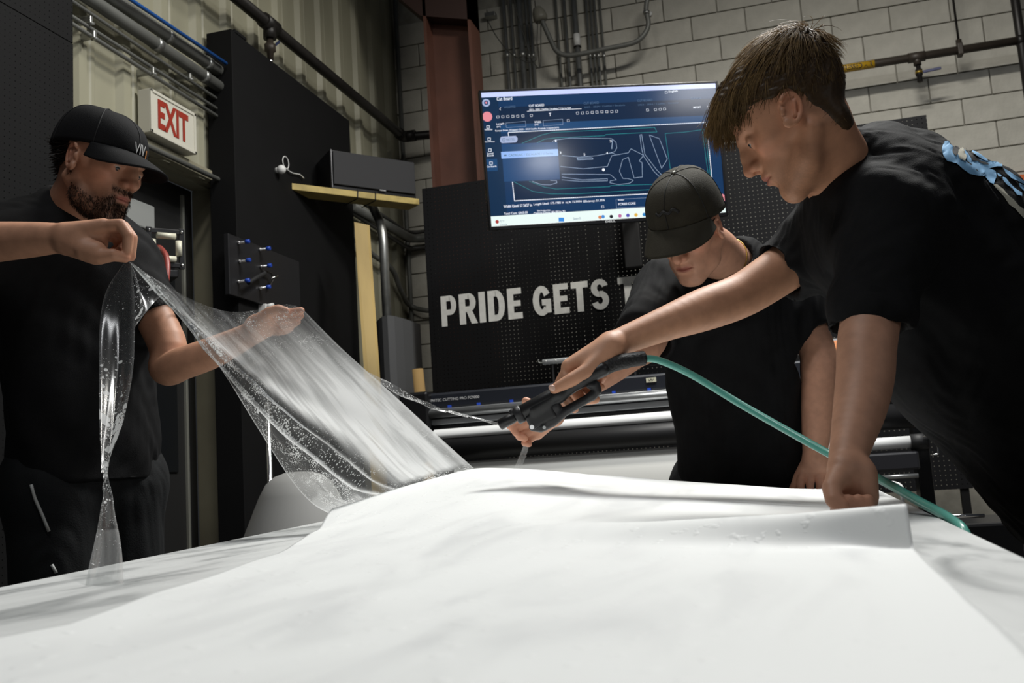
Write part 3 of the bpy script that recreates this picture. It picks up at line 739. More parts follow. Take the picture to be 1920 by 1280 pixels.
# screen content: positions read off the photograph's picture of the screen (crop pixels) and put on the screen plane
def scr(cx, cy, lift=0.0016):
    px, py = 880+cx/3.6923, 130+cy/3.6923
    v = ray(px, py); t = ((sc_-CAM) @ tn)/(v @ tn); p = CAM+v*t
    a_ = np.clip((p-sc_) @ tr, -sw/2, sw/2); b_ = np.clip((p-sc_) @ tu, -sh/2, sh/2)
    return sc_+tr*a_+tu*b_+tn*lift
def uvp(u, v, lift=0.0016): return sc_+tr*(u-0.5)*sw+tu*(0.5-v)*sh+tn*lift
def s_poly(mb, pts, lift=0.0016): mb.addvf([scr(*p, lift) for p in pts], [tuple(range(len(pts)))])
def s_uv(mb, u0, v0, u1, v1, lift=0.0016): mb.addvf([uvp(u0, v1, lift), uvp(u1, v1, lift), uvp(u1, v0, lift), uvp(u0, v0, lift)], [(0, 1, 2, 3)])
def s_line(mb, pts, wpx=2.6, lift=0.0022, closed=False):
    P = [scr(*p, lift) for p in pts]; P = P+[P[0]] if closed else P; hw = wpx/2/3.6923*5.15/F
    for a_, b_ in zip(P[:-1], P[1:]):
        d = b_-a_; L = np.linalg.norm(d)
        if L < 1e-6: continue
        d = d/L; nn = np.cross(tn, d)*hw; mb.addvf([a_-nn-d*hw*.4, b_-nn+d*hw*.4, b_+nn+d*hw*.4, a_+nn-d*hw*.4], [(0, 1, 2, 3)])
def s_disc(mb, cx, cy, r, lift=0.002, n=20):
    c0 = scr(cx, cy, lift); rr_ = r/3.6923*5.15/F
    mb.addvf([c0+rr_*(tr*math.cos(2*math.pi*k/n)+tu*math.sin(2*math.pi*k/n)) for k in range(n)], [tuple(range(n))])
def s_text(mb, txt, x0, y0, x1, y1, h=None, bold=0.0, lift=0.0024):
    a_ = scr(x0, y0, lift); b_ = scr(x1, y1, lift); d = b_-a_; L = np.linalg.norm(d); d = d/L; up_ = np.cross(tn, d)
    text_fit(mb, txt, a_, d, up_, tn, w=L, h=(h/3.6923*5.15/F) if h else None, bold=bold, t=0)
E_ = {'bar': ('b9c3ee', 1.3), 'task': ('dbe9e6', 1.2), 'side': ('11304f', .9), 'dark': ('0c2440', 1.0), 'navy2': ('1d4a78', .9), 'pill': ('a8b6d8', 1.0), 'txt': ('e8eef8', 1.2), 'dim': ('54708f', 1.0), 'teal': ('2f8f96', 1.1), 'line': ('9fb4d0', 1.1), 'pink': ('e08a94', 1.1), 'note': ('1f4b7c', .9), 'blue': ('8fb3ea', 1.1)}
def em(k): return emis('screen_'+k, hexc(E_[k][0]), E_[k][1])
def sbuild(name, mb, k):
    o = mb.build(name, em(k), SCR)
    if 'print' in name or 'outline' in name or 'dotted' in name: o['kind'] = 'stuff'
    return o
a = MB(); s_uv(a, 0, 0, 1, 0.035); sbuild('title_bar', a, 'bar')
a = MB(); s_uv(a, 0, 0.925, 1, 1.0); sbuild('task_bar', a, 'task')
a = MB(); s_uv(a, 0, 0.035, 0.068, 0.925); sbuild('side_bar', a, 'side')
a = MB(); s_uv(a, 0.068, 0.115, 1, 0.245, 0.0012); sbuild('tool_bar', a, 'dark')
a = MB(); s_uv(a, 0.068, 0.245, 1, 0.305, 0.0012); sbuild('field_bar', a, 'navy2')
a = MB(); s_poly(a, [(272, 440), (1640, 368), (1690, 845), (312, 910)][::-1], 0.0012); sbuild('cut_area', a, 'dark')
a = MB(); s_poly(a, [(112, 622), (192, 618), (196, 702), (118, 706)][::-1], 0.002); sbuild('active_tab', a, 'navy2')
a = MB(); s_poly(a, [(222, 520), (608, 502), (628, 762), (240, 778)][::-1], 0.0026); sbuild('notes_panel', a, 'note')
a = MB(); s_poly(a, [(218, 572), (613, 552), (616, 598), (222, 618)][::-1], 0.003); sbuild('notes_row', a, 'blue')
a = MB(); s_poly(a, [(212, 480), (222, 466), (322, 461), (334, 478), (332, 494), (322, 507), (224, 512), (213, 500)][::-1], 0.003); sbuild('notes_button', a, 'pill')
a = MB(); s_disc(a, 116, 232, 27); sbuild('logo_disc', a, 'pill')
a = MB(); s_disc(a, 116, 232, 15, 0.0026); sbuild('logo_ring', a, 'navy2')
a = MB(); s_disc(a, 116, 232, 7, 0.003); sbuild('logo_dot', a, 'pink')
a = MB(); s_disc(a, 124, 328, 34); sbuild('round_button', a, 'pink')
a = MB(); s_disc(a, 1748, 890, 28); sbuild('round_button', a, 'pink')
a = MB(); s_poly(a, [(255, 535), (395, 528), (395, 552), (255, 558)][::-1], 0.003); sbuild('filter_chip', a, 'navy2'); a = MB(); s_poly(a, [(420, 520), (520, 515), (522, 542), (422, 548)][::-1], 0.003); sbuild('filter_chip', a, 'navy2')
# dotted frame of the cut area
a = MB()
def dotted(p0, p1, step=13, wpx=6, on=0.6):
    L = math.dist(p0, p1); n = int(L/step)
    for i in range(n):
        t0, t1 = i/n, (i+on)/n
        s_line(a, [(p0[0]+(p1[0]-p0[0])*t0, p0[1]+(p1[1]-p0[1])*t0), (p0[0]+(p1[0]-p0[0])*t1, p0[1]+(p1[1]-p0[1])*t1)], wpx)
dotted((272, 437), (1640, 367)); dotted((1640, 367), (1688, 845)); dotted((312, 910), (1688, 838)); dotted((298, 780), (312, 910)); s_line(a, [(268, 438), (272, 465)], 4)
sbuild('dotted_frame', a, 'txt')
a = MB()
s_line(a, [(365, 512), (500, 455), (575, 437), (1100, 412), (1282, 403), (1298, 434), (945, 452), (935, 460), (600, 474), (520, 484), (465, 510)])
s_line(a, [(308, 778), (440, 845), (560, 862), (740, 862), (1320, 828), (1330, 794), (975, 806), (970, 812), (600, 828), (520, 815), (415, 775)])
s_line(a, [(1355, 445), (1480, 436), (1612, 418), (1628, 415), (1668, 735), (1655, 738), (1640, 640), (1612, 420)]); s_line(a, [(1355, 445), (1395, 720), (1410, 775)])
s_line(a, [(1640, 765), (1680, 748)])
sbuild('teal_outline', a, 'teal')
a = MB()
s_line(a, [(575, 500), (590, 490), (700, 476), (985, 480), (1015, 505), (1020, 545), (1005, 570), (970, 580)]); s_line(a, [(640, 596), (760, 608), (880, 598), (985, 578), (1010, 588)])
s_line(a, [(985, 490), (990, 495), (985, 550)], 4); s_line(a, [(745, 615), (850, 612), (855, 622), (750, 626)], 4, closed=True)
s_line(a, [(630, 672), (790, 688), (955, 672), (985, 598), (1100, 578), (1118, 550), (1205, 595), (1175, 635), (1195, 645), (1198, 745), (1140, 752), (1100, 608)])
s_line(a, [(1100, 608), (1060, 625), (1038, 705), (1062, 755), (1100, 757), (1135, 768), (1110, 788), (1030, 798), (972, 785), (975, 772), (1018, 765), (975, 728), (640, 725)])
s_line(a, [(640, 745), (780, 765), (955, 757), (955, 772), (760, 775), (640, 765)]); s_line(a, [(435, 775), (500, 798), (560, 800), (606, 785), (603, 770), (560, 768)])
s_line(a, [(1180, 455), (1192, 452), (1215, 590), (1300, 700), (1380, 780)]); s_line(a, [(1180, 455), (1190, 540), (1205, 600), (1280, 710), (1350, 775)])
s_line(a, [(1245, 455), (1315, 480), (1370, 622), (1330, 685), (1245, 455)])
s_line(a, [(252, 372), (388, 360), (392, 395), (256, 404)], 1.5, closed=True); s_line(a, [(510, 355), (645, 345), (648, 382), (514, 392)], 1.5, closed=True)
s_line(a, [(1015, 900), (1250, 888)], 1.5); s_line(a, [(1015, 900), (1018, 960), (1250, 948)], 1.5)
sbuild('pattern_outline', a, 'line')
a = MB()
for args in [('Cut Board', 190, 218, 297, 213, 24), ('CUT BOARD', 413, 262, 518, 256, 17), ('2023 - 2024 / Cadillac / Escalade / V-Series SUV', 414, 286, 705, 273, 11), ('English', 1380, 165, 1442, 160, 18),
             ('Bumper Front, Wrapped (2023 - 2024 Cadillac Escalade V-Series SUV)', 180, 434, 620, 412, 14), ('Length', 188, 388, 242, 384, 15), ('(in)', 190, 406, 216, 403, 13), ('Width', 450, 374, 497, 371, 15), ('(in)', 452, 392, 478, 389, 13),
             ('Pattern Notes', 242, 656, 363, 649, 18), ('Door (Full) With "V" Badge: Front, Left, Wrapped', 246, 694, 605, 672, 17), ('Badge placement is very inconsistent. Removal', 247, 715, 602, 692, 17), ('and replacement or hand cutting is', 248, 736, 516, 722, 17), ('recommended.', 249, 756, 366, 749, 16),
             ('Width Used: 57.5627 in', 237, 960, 434, 948, 19), ('Length Used: 175.1985 in', 446, 946, 654, 932, 19), ('sq ft: 72.9994', 666, 932, 778, 925, 19), ('Efficiency: 51.55%', 790, 926, 938, 916, 19),
             ('Total Cost: $365.00', 240, 1010, 404, 1000, 18), ('Opticle Gloss ($5.00/sq ft)', 446, 1008, 664, 992, 18), ('FC9000 CORE', 1032, 942, 1150, 935, 16), ('Film Product Line', 470, 985, 560, 980, 11), ('Plotter', 1030, 910, 1072, 907, 10),
             ('Cut Boards', 118, 680, 188, 676, 12), ('Saved', 124, 590, 166, 587, 12), ('Boards', 124, 604, 170, 601, 12), ('Cut History', 103, 510, 175, 506, 12), ('Vehicles', 105, 424, 160, 421, 11),
             ('IMPORT', 1550, 272, 1602, 268, 13), ('All', 246, 551, 266, 549, 13), ('Core Notes', 306, 548, 388, 543, 14), ('Shop Notes', 430, 542, 514, 536, 14), ('T', 552, 325, 567, 324, 22), ('5', 792, 598, 802, 597, 16), ('4', 948, 588, 960, 587, 16), ('3', 973, 506, 984, 505, 16), ('1', 594, 505, 604, 504, 16), ('3', 626, 586, 636, 585, 16)]:
    s_text(a, *args, bold=0.012)
for (x, yv) in ((197, 330), (231, 329), (266, 327), (300, 326), (334, 325), (370, 323), (428, 320), (748, 304), (782, 303), (816, 301), (850, 299), (882, 297), (917, 295), (950, 294), (985, 293), (1018, 291), (1232, 282), (1287, 279), (1320, 277), (1350, 275), (1654, 263), (1688, 261), (1362, 159), (684, 355), (922, 952)):
    s_line(a, [(x-8, yv-7), (x+8, yv-8), (x+9, yv+7), (x-7, yv+8)], 1.8, closed=True)
for (x, yv) in ((130, 400), (137, 484), (142, 560), (150, 650)): s_line(a, [(x-10, yv-9), (x+9, yv-10), (x+10, yv+8), (x-9, yv+9)], 3, closed=True)
s_line(a, [(400, 291), (775, 273)], 3); s_disc(a, 928, 695, 10, 0.0026)
s_line(a, [(216, 266), (210, 275), (216, 284)], 3)
sbuild('white_print', a, 'txt')
a = MB()
for args in [('WRAPPED', 240, 272, 320, 266, 15), ('CUT BOARD', 792, 244, 896, 238, 16), ('2023 - 2024 / Cadillac / Escalade', 795, 268, 1078, 252, 10), ('CUT BOARD', 1163, 226, 1267, 220, 16), ('2023 - 2024 / Cadillac / Escalade', 1166, 252, 1448, 236, 10), ('CUT BOA', 1532, 212, 1604, 207, 15), ('Search', 720, 1042, 772, 1037, 16), ('72°F', 212, 1060, 242, 1058, 14), ('Cloudy', 212, 1082, 262, 1079, 13)]:
    s_text(a, *args)
sbuild('grey_print', a, 'dim')
a = MB(); s_text(a, 'CADILLAC / ESCALADE / V-Series', 272, 604, 580, 588, 15, lift=0.0034); s_text(a, 'NOTES', 258, 496, 312, 493, 16, lift=0.0034); s_line(a, [(230, 480), (246, 479), (246, 496), (230, 497)], 3, 0.0034, True); s_line(a, [(240, 597), (256, 596)], 9, 0.0034); sbuild('dark_print', a, 'dim')
for nm, (x, yv), hx in (('start_icon', (636, 1040), '3f8fe0'), ('app_icon', (904, 1024), 'd98a5a'), ('app_icon', (925, 1020), '4a90d8'), ('app_icon', (982, 1019), '1c1f26'), ('app_icon', (1042, 1014), 'c06aa0'), ('app_icon', (1097, 1011), '5a56b8'), ('app_icon', (1153, 1008), 'e2b54c'), ('app_icon', (1210, 1005), '2f86c8'), ('alert_icon', (192, 1055), 'a8423e')):
    a = MB()
    if nm == 'start_icon':
        s_line(a, [(x-13, yv), (x+14, yv)], 27)
    else: s_disc(a, x, yv, 13, 0.0024, 8)
    a.build(nm, emis('icon_'+hx, hexc(hx), 1.0), SCR)
t = MB(); lp = tv_c-tu*(th_/2-0.009)+tn*0.0056
text_fit(t, 'DELL', lp-tr*0.03-tu*0.005, tr, tu, tn, w=0.055, h=0.011, bold=0.03, t=0); t.build('maker_mark', mat('silver_print', hexc('b8babc'), 0.4), tv)
MB().obox(tv_c-tn*0.15-tu*0.05, (0.5, 0.12, 0.4), TR, 0.01).build('mount_plate', m_blackmatt, tv)
MB().tube([tv_c-tn*0.1-tu*0.12, (tv_c[0]+0.05, YP-0.01, tv_c[2]-0.12)], 0.03, 10).build('mount_arm', m_blackmatt, tv)
q = onY(1186, 470, YP-0.05)
MB().box((q[0]-0.05, YP-0.06, q[2]-0.1), (q[0]+0.05, YP-0.001, tv_c[2]-0.1), 0.006).build('mount_rail', m_blackmatt, tv)

# ================================================================== roll cutter
YC = 4.75
def cz(px, py): return onY(px, py, YC)[2]
def cx_(px, py=760): return onY(px, py, YC)[0]
x0, x1 = cx_(786), cx_(1745)
cut = empty('roll_cutter', ((x0+x1)/2, YC+0.2, 0), 'wide roll-fed vinyl cutter on a stand under the pegboard', 'cutter')
m_navy = mat('cutter_navy', hexc('1c1f27'), 0.4)
zA = (cz(815, 740)+cz(1260, 692))/2; zB = (cz(790, 772)+cz(1270, 724))/2; zC = (cz(785, 790)+cz(1275, 746))/2
MB().box((x0+0.03, YC+0.02, zB), (x1, YC+0.32, zA), 0.012).build('cover', m_navy, cut)
MB().box((x0+0.0, YC+0.0, zB-0.012), (x1, YC+0.28, zB), 0.003).build('rail_lip', m_steel, cut)
MB().tube([(x0, YC-0.005, (zB+zC)/2), (x1, YC-0.005, (zB+zC)/2)], (zB-zC)/2*0.8, 14).build('front_rail', m_steel, cut)
MB().box((x0, YC+0.01, zC-0.03), (x1, YC+0.25, zC), 0.004).build('platen', mat('platen_grey', hexc('8b8d8f'), 0.4, 0.5), cut)
MB().box((x0+0.05, YC+0.03, zC-0.13), (x1, YC+0.24, zC-0.031), 0.006).build('lower_body', m_blackgloss, cut)
MB().box((x0-0.10, YC-0.03, zC-0.14), (x0+0.06, YC+0.34, zA+0.01), 0.015).build('end_housing', m_blackgloss, cut)
MB().box((x1-0.02, YC-0.05, zC-0.16), (x1+0.30, YC+0.34, zA+0.05), 0.02).build('end_housing', m_blackgloss, cut)
for i, px in enumerate((841, 896, 958, 1021, 1152, 1219)):
    q = onY(px, 0, YC+0.018)[0]; 
    MB().box((cx_(px)-0.008, YC+0.008, zB+0.002), (cx_(px)+0.008, YC+0.021, zB+0.014)).build('position_mark', mat('mark_blue', hexc('2b4fc0'), 0.4), cut)
t = MB(); a_ = onY(783, 739, YC+0.018); b_ = onY(845, 732, YC+0.018)
text_fit(t, 'GRAPHTEC CUTTING PRO FC9000', (x0+0.02, YC+0.014, zA-0.045), (1, 0, 0), (0, 0, 1), (0, -1, 0), w=0.30, h=0.014, bold=0.01, t=0)
t.build('lettering', mat('print_white', hexc('c8c8c8'), 0.5), cut)
q = onY(1221, 712, YC+0.018)
tp = MB().box((q[0]-0.024, YC+0.012, q[2]-0.011), (q[0]+0.024, YC+0.02, q[2]+0.011)).build('tape_note', mat('masking_tape', hexc('c9c6ae'), 0.7), cut)
t = MB(); s = q+np.array([0, -0.008, 0]); s[1] = YC+0.0112
t.tube(spline([s+[-0.012, 0, 0.004], s+[-0.006, 0, -0.004], s+[0.0, 0, 0.005], s+[0.006, 0, -0.003], s+[0.012, 0, 0.004]], 4), 0.0012, 5); t.build('scribble', mat('ink', (0.02, 0.02, 0.03), 0.6), tp)
# control panel with an orange screen
q = onY(1567, 648, YC-0.04)
pn = MB().obox(q+np.array([0.03, 0.02, -0.01]), (0.24, 0.03, 0.10), rotm(x=-25), 0.008).build('control_panel', m_blackgloss, cut)
MB().obox(q+np.array([-0.015, -0.002, 0.0]), (0.05, 0.006, 0.055), rotm(x=-25), 0.002).build('display', emis('orange_display', hexc('f0914a'), 0.9), pn)
for i in range(5): MB().obox(q+np.array([0.06, 0.0-0.0, 0.025-0.013*i]), (0.03, 0.008, 0.006), rotm(x=-25), 0.001).build('key', mat('key_grey', hexc('6c6e70'), 0.5), pn)
# media: white sheet coming over the front roller, and the hanging take-up sheet
zD = (cz(830, 805)+cz(1278, 770))/2; zE = (cz(850, 820)+cz(1279, 791))/2; zF = (cz(880, 862)+cz(1285, 832))/2
m_media = mat('white_media', hexc('dfe0e0'), 0.4)
xm0 = cx_(822, 815); xm1 = cx_(1600)
rs = MB(); V = []; npr = 14
prof = [(YC+0.10, zD+0.004), (YC+0.02, zD)] + [(YC-0.05-0.035*math.sin(a2), zD-0.035+0.035*math.cos(a2)) for a2 in np.linspace(0, 1.7, 8)] + [(YC-0.075, zE)]
for xx in np.linspace(xm0, xm1, 6): V += [(xx, p[0], p[1]) for p in prof]
sh_ = MB().addvf(V, [tuple(q) for q in grid_quads(6, len(prof))], True).build('media_sheet', m_media, cut)
MB().tube([(x0-0.02, YC-0.06, (zE+zF)/2), (x1+0.05, YC-0.06, (zE+zF)/2)], (zE-zF)/2, 20).build('front_roller', mat('roller_black', (0.012, 0.012, 0.013), 0.45), cut)
V = []; prof = [(YC-0.12+0.02*i, zF+0.01-0.05*i) for i in range(1)]
prof = [(YC-0.05-0.10*math.sin(a2*0.9), zF-0.01-0.42*a2/2.2+0.04*math.sin(a2*2)) for a2 in np.linspace(0, 2.2, 14)]
for xx in np.linspace(cx_(860, 860), xm1, 6): V += [(xx, p[0], p[1]) for p in prof]
MB().addvf(V, [tuple(q) for q in grid_quads(6, len(prof))], True).build('hanging_sheet', mat('white_backing', hexc('c4c4c0'), 0.45), cut)
# take-up shafts seen between the arms, stand
zr = cz(1660, 832)
MB().tube([(cx_(1560), YC-0.10, zr), (cx_(1702, 830), YC-0.10, zr)], 0.028, 18).build('take_up_roll', m_media, cut)
MB().tube([(cx_(1702, 830), YC-0.10, zr), (cx_(1735, 830), YC-0.10, zr)], 0.035, 14).build('roll_flange', m_blackmatt, cut)
MB().box((cx_(1600), YC-0.13, zr-0.12), (cx_(1705), YC-0.04, zr-0.04), 0.01).build('roll_tray', mat('tray_black', hexc('26262a'), 0.4), cut)
MB().tube([(cx_(1630), YC-0.12, zr-0.145), (cx_(1700), YC-0.12, zr-0.145)], 0.01, 10).build('guide_bar', m_steel, cut)
MB().tube(arc3([(cx_(1715), YC-0.14, zr+0.02), (cx_(1740), YC-0.14, zr+0.02), (cx_(1740), YC-0.14, zr-0.06), (cx_(1725), YC-0.14, zr-0.06)], 0.01), 0.004, 6).build('wire_catch', m_chrome, cut)
for xx in (x0+0.1, x1-0.05):
    MB().box((xx-0.03, YC+0.05, 0.12), (xx+0.03, YC+0.2, zC-0.12), 0.005).build('stand_leg', m_blackgloss, cut)
    MB().box((xx-0.035, YC-0.25, 0.05), (xx+0.035, YC+0.45, 0.13), 0.01).build('stand_foot', m_blackgloss, cut)
    for yy in (YC-0.2, YC+0.4): MB().lathe([(0.025, -0.012), (0.027, -0.006), (0.027, 0.006), (0.025, 0.012)], (xx, yy, 0.027), (1, 0, 0), 14).build('caster', m_blackmatt, cut)
MB().tube([(x0+0.1, YC+0.12, 0.3), (x1-0.05, YC+0.12, 0.3)], 0.02, 10).build('stand_bar', m_blackgloss, cut)
# clear tube with white dots resting on the cover
qa = onY(1018, 679, YC+0.06); qb = onY(1200, 664, YC+0.06); zl = zA+0.02
dz_ = qa[2]
tb = empty('clear_tube', (qa[0], YC+0.06, dz_), 'clear plastic tube with pale dots lying over the cutter', 'tube')
m_clear = mat('clear_plastic', (0.75, 0.77, 0.78), 0.15); m_clear.node_tree.nodes['Principled BSDF'].inputs['Transmission Weight'].default_value = 0.6
MB().tube([(qa[0], YC+0.06, dz_), (qb[0], YC+0.06, dz_)], 0.014, 12).build('tube_wall', m_clear, tb)
MB().tube(spline([(qa[0]+0.01, YC+0.05, dz_), (qa[0]-0.012, YC+0.05, dz_-0.004), (qa[0]-0.022, YC+0.05, dz_+0.006), (qa[0]-0.018, YC+0.05, dz_+0.014)], 4), 0.004, 6).build('hook', m_conduit, tb)
for k in range(4):
    MB().sphere((qa[0]+0.02+0.05*k, YC+0.045, dz_+0.003), 0.004, 8, 6).build('dot', m_white, tb)
for xx in (qa[0]+0.05, qb[0]-0.03): MB().box((xx-0.004, YC+0.055, zA-0.005), (xx+0.004, YC+0.065, dz_-0.010)).build('rest', m_blackmatt, tb)

# ================================================================== shelf, speaker, ball camera
sA = onX(545, 342, -2.665); zsh = sA[2]; sB = onZ(786, 372, zsh)
sdir = sB-sA; sdir[2] = 0; Ls = np.linalg.norm(sdir); sdir /= Ls; snrm = np.array([sdir[1], -sdir[0], 0])
if snrm @ (CAM-sA) < 0: snrm = -snrm
SR = np.column_stack([sdir, snrm, [0, 0, 1]])
sh = thing('shelf_beam', MB().obox((sA+sB)/2-snrm*0.07+[0, 0, -0.022], (Ls, 0.14, 0.04), SR, 0.003), m_wood2, 'pine beam spanning the corner as a shelf for the speaker', 'shelf')
t0, t1 = 0.20, 0.97
k0 = onZ(617, 331, zsh); 
pA = sA+sdir*(0.30*Ls); pB = sA+sdir*(0.975*Ls)
sp = empty('loudspeaker', (pA+pB)/2, 'black centre loudspeaker tied on the corner shelf', 'speaker')
hgt = 0.24; wdt = np.linalg.norm(pB-pA)
SRt = SR @ rotm(y=0)
cc = (pA+pB)/2-snrm*0.12+[0, 0, hgt/2]
sl = MB(); fB = [(-wdt/2, 0.115, -hgt/2), (wdt/2, 0.115, -hgt/2), (wdt/2, 0.115, hgt/2), (-wdt/2, 0.115, hgt/2), (-wdt/2*0.98, -0.13, -hgt/2), (wdt/2*0.98, -0.13, -hgt/2), (wdt/2*0.98, -0.13, hgt/2-0.03), (-wdt/2*0.98, -0.13, hgt/2-0.03)]
sl.addvf([cc+SR @ np.array(p) for p in fB], [(0, 1, 2, 3)[::-1], (4, 5, 6, 7), (0, 1, 5, 4), (3, 7, 6, 2), (0, 4, 7, 3), (1, 2, 6, 5)])
sl.build('cabinet', m_blackgloss, sp)
MB().obox(cc+SR @ np.array([0.005, 0.122, 0.008]), (wdt-0.02, 0.014, hgt-0.03), SR, 0.004).build('grille', mat('speaker_grille', hexc('232326'), 0.7, bump=0.3, bscale=400), sp)
MB().obox(cc+SR @ np.array([-wdt/2+0.003, 0.122, 0.0]), (0.006, 0.016, hgt), SR, 0.001).build('edge_trim', mat('trim_grey', hexc('7d7d80'), 0.3, 0.6), sp)
t = MB(); text_fit(t, 'POLK', cc+SR @ np.array([0.03, 0.1295, -hgt/2+0.016]), SR[:, 0]*1, [0, 0, 1], SR[:, 1], w=0.045, h=0.008, bold=0.01, t=0)
MB().obox(cc+SR @ np.array([0.05, 0.130, -hgt/2+0.02]), (0.045, 0.002, 0.008), SR, 0.0006).build('badge', m_steel, sp)
for tt in (0.50, 0.64):
    p = sA+sdir*(tt*Ls); thing('cable_tie', MB().tube(arc3([p+snrm*0.006+[0, 0, 0.01], p+snrm*0.006+[-0.005, 0, -0.05], p-snrm*0.15+[-0.02, 0, -0.05]], 0.01), 0.0035, 6), m_blackmatt, 'black cord hanging in front of the shelf beam, '+('nearer the wall board' if tt < .6 else 'nearer the pegboard'), 'cord', 'cords round the shelf beam')
q = onX(519, 319, -2.655)
bc = empty('ball_camera', q, 'round white ball camera on the black board by the speaker', 'camera')
MB().sphere(q+[0.03, 0, 0], 0.026).build('ball', m_white, bc)
MB().lathe([(0.016, 0), (0.016, 0.02)], q+[-0.005, 0, 0], (1, 0, 0), 14).build('mount', m_white, bc)
q2 = onX(534, 305, -2.655)
MB().tube([q2+np.array([0.006, 0.036*math.cos(a2), 0.036*math.sin(a2)]) for a2 in np.linspace(0, 2*math.pi, 25)], 0.003, 6, caps=False).build('cord_loop', m_white, bc)
MB().tube(spline([q2+[0.006, 0.005, -0.036], onX(548, 324, -2.645), onX(562, 327, -2.645), onX(570, 334, -2.645)]), 0.003, 6).build('cord', m_white, bc)

# ================================================================== corner clutter
dp = 5.9
thing('wood_plank', MB().addvf([W(664, 416, dp), W(688, 421, dp), W(711, 760, dp-0.35), W(688, 765, dp-0.35)]+[p+np.array([0.008, 0.02, 0]) for p in (W(664, 416, dp), W(688, 421, dp), W(711, 760, dp-0.35), W(688, 765, dp-0.35))],
      [(0, 3, 2, 1), (4, 5, 6, 7), (0, 1, 5, 4), (1, 2, 6, 5), (2, 3, 7, 6), (3, 0, 4, 7)]), m_wood, 'pale pine plank leaning in the corner by the black board', 'plank')
# carry the plank down to the floor
pk = bpy.data.objects['wood_plank']; me = pk.data
top = W(677, 418, dp); bot = W(700, 762, dp-0.35); ext = (bot-top)/(bot[2]-top[2])*(0.0-top[2])
for i in (2, 3, 6, 7):
    co = np.array(me.vertices[i].co); co2 = co+(bot-top)/(bot[2]-top[2])*(0.005-co[2]); me.vertices[i].co = co2
dd = 6.2
du = empty('cable_duct', W(737, 750, dd)*[1, 1, 0], 'grey sheet metal duct box in the corner behind the plank', 'duct')
c0 = W(704, 606, dd); c1 = W(772, 602, dd); V = []; 
arc = [c0+(c1-c0)*t_+np.array([0, -0.10*math.sin(math.pi*t_), 0.03*math.sin(math.pi*t_)]) for t_ in np.linspace(0, 1, 7)]
V = arc+[np.array([p[0], p[1], 0.0]) for p in arc]+[c0+[0, 0.15, 0], c1+[0, 0.15, 0], c0*[1, 1, 0]+[0, 0.15, 0], c1*[1, 1, 0]+[0, 0.15, 0]]
MB().addvf(V, [(i, i+7, i+8, i+1) for i in range(6)]+[tuple(range(7))+(15, 14), (0, 14, 16, 7), (6, 13, 17, 15), (14, 15, 17, 16)]).build('box', mat('duct_grey', hexc('57585a'), 0.5, 0.2), du)
MB().obox(W(770, 655, dd-0.02), (0.02, 0.02, 0.06), np.eye(3), 0.003).build('latch', m_blackmatt, du)
thing('vertical_pipe', MB().tube(arc3([W(726, 602, 6.25)-[0, 0, 0.1], W(718, 420, 6.25)*[0, 0, 1]+W(726, 602, 6.25)*[1, 1, 0], W(688, 366, 6.6)], 0.12, 10), 0.029, 16), m_galv, 'thick grey pipe rising from the duct and bending to the wall', 'pipe')
thing('cardboard_tube', MB().tube([W(783, 692, 6.0), W(812, 760, 5.95)*[1, 1, 0]+[0, 0, 0.0]], 0.034, 16), mat('cardboard', hexc('a98a58'), 0.8), 'brown cardboard tube leaning beside the pegboard', 'tube')
# hose guide on the reel by the door, red hose
g = W(310, 465, 3.9); gn = np.array([0.75, -0.66, 0.0]); gx = np.array([0.66, 0.75, 0.0]); GR = np.column_stack([gx, gn, [0, 0, 1]])
hg = empty('hose_reel', g*[1, 1, 0], 'black wall hose reel with a white roller guide beside the door', 'hose reel')
gw, gh = 0.125, 0.135
pt = MB()
for (cx2, cz2, sx, sz) in ((-gw/2, 0, 0.022, gh+0.03), (gw/2, 0, 0.022, gh+0.03), (0, gh/2, gw, 0.02), (0, -gh/2, gw, 0.02)): pt.obox(g+GR @ np.array([cx2, 0, cz2]), (sx, 0.012, sz), GR, 0.003)
pt.build('guide_frame', m_blackgloss, hg)
m_roll = mat('roller_white', hexc('cfccb8'), 0.4)
for s_ in (-1, 1):
    MB().tube([g+GR @ np.array([-0.036, 0.016, s_*0.046]), g+GR @ np.array([0.036, 0.016, s_*0.046])], 0.0125, 12).build('roller', m_roll, hg)
    MB().tube([g+GR @ np.array([s_*0.05, 0.008, -0.03]), g+GR @ np.array([s_*0.05, 0.008, 0.03])], 0.0125, 12).build('roller', m_roll, hg)
    for s2 in (-1, 1): MB().sphere(g+GR @ np.array([s_*gw/2, 0.008, s2*gh/2]), 0.0065, 8, 6).build('bolt', m_chrome, hg)
MB().lathe([(0.17, -0.07), (0.17, -0.06), (0.09, -0.055), (0.09, 0.055), (0.17, 0.06), (0.17, 0.07)], g+GR @ np.array([-0.20, -0.16, -0.10]), gx*0+np.array([0.35, 0.93, 0]), 30).build('drum', m_blackmatt, hg)
MB().obox(g+GR @ np.array([-0.05, -0.10, -0.10]), (0.20, 0.2, 0.03), GR, 0.005).build('arm', m_blackgloss, hg)
MB().obox((XL+0.16, g[1]-0.12, g[2]-0.1), (0.22, 0.08, 0.3), np.eye(3), 0.005).build('wall_bracket', m_blackgloss, hg)
